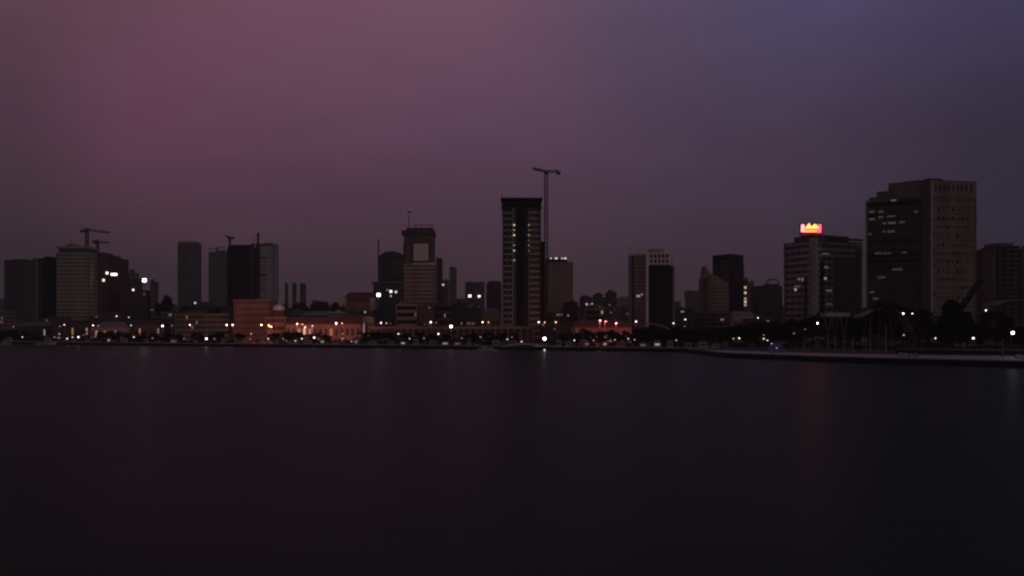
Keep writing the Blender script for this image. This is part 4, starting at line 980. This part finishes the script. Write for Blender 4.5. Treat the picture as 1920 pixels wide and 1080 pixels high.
for i in range(44):
    px = kr.uniform(5, 1340); d = shore(px) + kr.choice((30, 31, 48, 52)); o = copy_tree(car0); o['group'] = 'cars along the shore road'
    o.location = (wx(px, d), d, G); o.rotation_euler = (0, 0, kr.choice((0, pi)) + kr.uniform(-.15, .15)); dark = kr.random() < .4
    if dark:
        for ch in o.children:
            if ch.name.startswith('body'): ch.data = ch.data.copy(); ch.data.materials[0] = MT['steel']
    c_items.append((o, px, ('dark' if dark else 'pale') + ' shore road car'))
auto_labels(c_items)
# low plaza parapet
d0 = 74; root = thing('plaza_parapet', 'low dark parapet wall at the back of the plaza', 'wall', (0, 0, G))
pl = [(wx(p, shore(p)+d0), shore(p)+d0) for p in (1680, 1760, 1840, 1960)]
m = MB(); m2 = MB()
for a, b2 in zip(pl, pl[1:]):
    m.prism([a, b2, (b2[0], b2[1]+.5), (a[0], a[1]+.5)], 0, 1.6); m2.prism([(a[0], a[1]-.1), (b2[0], b2[1]-.1), (b2[0], b2[1]+.6), (a[0], a[1]+.6)], 1.6, 2.3)
m.build('wall_face', MT['quay'], root); m2.build('coping', MT['grey'], root)
# arched pontoon roof at centre shore
d = 600; root = thing('arched_pavilion', 'low pale arched roof at the shore under the unfinished tower', 'pavilion', (wx(980, d), d+5, G)); w = wx(1017, d)-wx(980, d); rg = []
for q in range(17):
    u = -1+q/8; z = 1.6 - 1.5*u*u; rg.append([(u*w, -5, z-.4), (u*w, 5, z-.4), (u*w, 5, z), (u*w, -5, z)])
MB().loft(rg).build('roof', MT['white'], root)
MB().box(-w*.55, w*.55, -3, 4, .0, .9).build('wall', MT['quay'], root)
# boats
def boat(px, py, L, rz, label, cabin=True, mat='hull'):
    d = EYE*F/(py-HY); o = thing('small_boat', label, 'boat', (wx(px, d), d, 0), 'boats near the shore', rz); rg = []
    for q in range(9):
        u = -1+q/4; b_ = .17*L*(1-max(0, u)**2.2)*(.85 if u < -.9 else 1); sh = .11*L*(1+.5*max(0, u)**2)
        rg.append([(u*L/2, -b_*.5, -.2), (u*L/2, b_*.5, -.2), (u*L/2, b_+.03, sh), (u*L/2, -b_-.03, sh)])
    MB().loft(rg).build('hull', MT[mat], o)
    if cabin:
        MB().prism([(-.2*L,-.1*L),(.14*L,-.1*L),(.14*L,.1*L),(-.2*L,.1*L)], .1*L, .24*L, [(-.18*L,-.085*L),(.08*L,-.085*L),(.08*L,.085*L),(-.18*L,.085*L)]).build('cabin', MT['hull'], o)
        MB().box(-.15*L, .07*L, -.101*L, .101*L, .16*L, .20*L).build('cabin_window', MT['glass'], o)
    return o
boat(708, 657, 5.5, .3, 'small white boat on water below barrel topped tower')
boat(1125, 661, 4.0, .8, 'tiny pale boat on water below the red lit shed')
boat(425, 652.5, 4.6, .5, 'tiny pale boat on water below orange block, left of two', False)
boat(491, 652.5, 4.6, -.4, 'tiny pale boat on water below orange block, right of two', False)
boat(589, 654, 4.0, .2, 'tiny pale boat on water below the long red roofed hall')
boat(909, 656, 9, .1, 'white launch moored left of the arched pavilion')
boat(925, 658, 5.5, .3, 'smaller white launch moored beside the bigger launch')
boat(86, 646.5, 16, .05, 'long low pale boat moored below the grey slab block', False)
boat(10, 646.5, 9, .1, 'pale boat moored at the far left edge')
# glowing float added in place of the quay lamp's reflection on the water
d = EYE*F/(661-HY); o = thing('reflection_glow', 'white glow standing in for a lamp reflection before the unfinished tower', 'reflection_glow', (wx(1021, d), d, 0))
MB().tube((0,0,-.3), (0,0,.5), .7, .6, 10).build('float', MT['hull'], o); MB().tube((0,0,.5), (0,0,1.0), .15).build('stem', MT['steel'], o); MB().ball((0,0,1.3), .42).build('glow_ball', em('white', 1.2), o)

# ------------------------------------------------------------------ haze
hz = MB().box(-4100, 4100, -480, 5100, -1, 155).build('haze', None); tag(hz, kind='stuff')
hm = bpy.data.materials.new('evening_haze'); hm.use_nodes = True; t = hm.node_tree; t.nodes.clear()
pv = t.nodes.new('ShaderNodeVolumePrincipled'); pv.inputs['Color'].default_value = (.93, .90, .92, 1); pv.inputs['Density'].default_value = .00011; pv.inputs['Anisotropy'].default_value = 0.0
mo = t.nodes.new('ShaderNodeOutputMaterial'); t.links.new(pv.outputs[0], mo.inputs['Volume'])
hz.data.materials.append(hm)
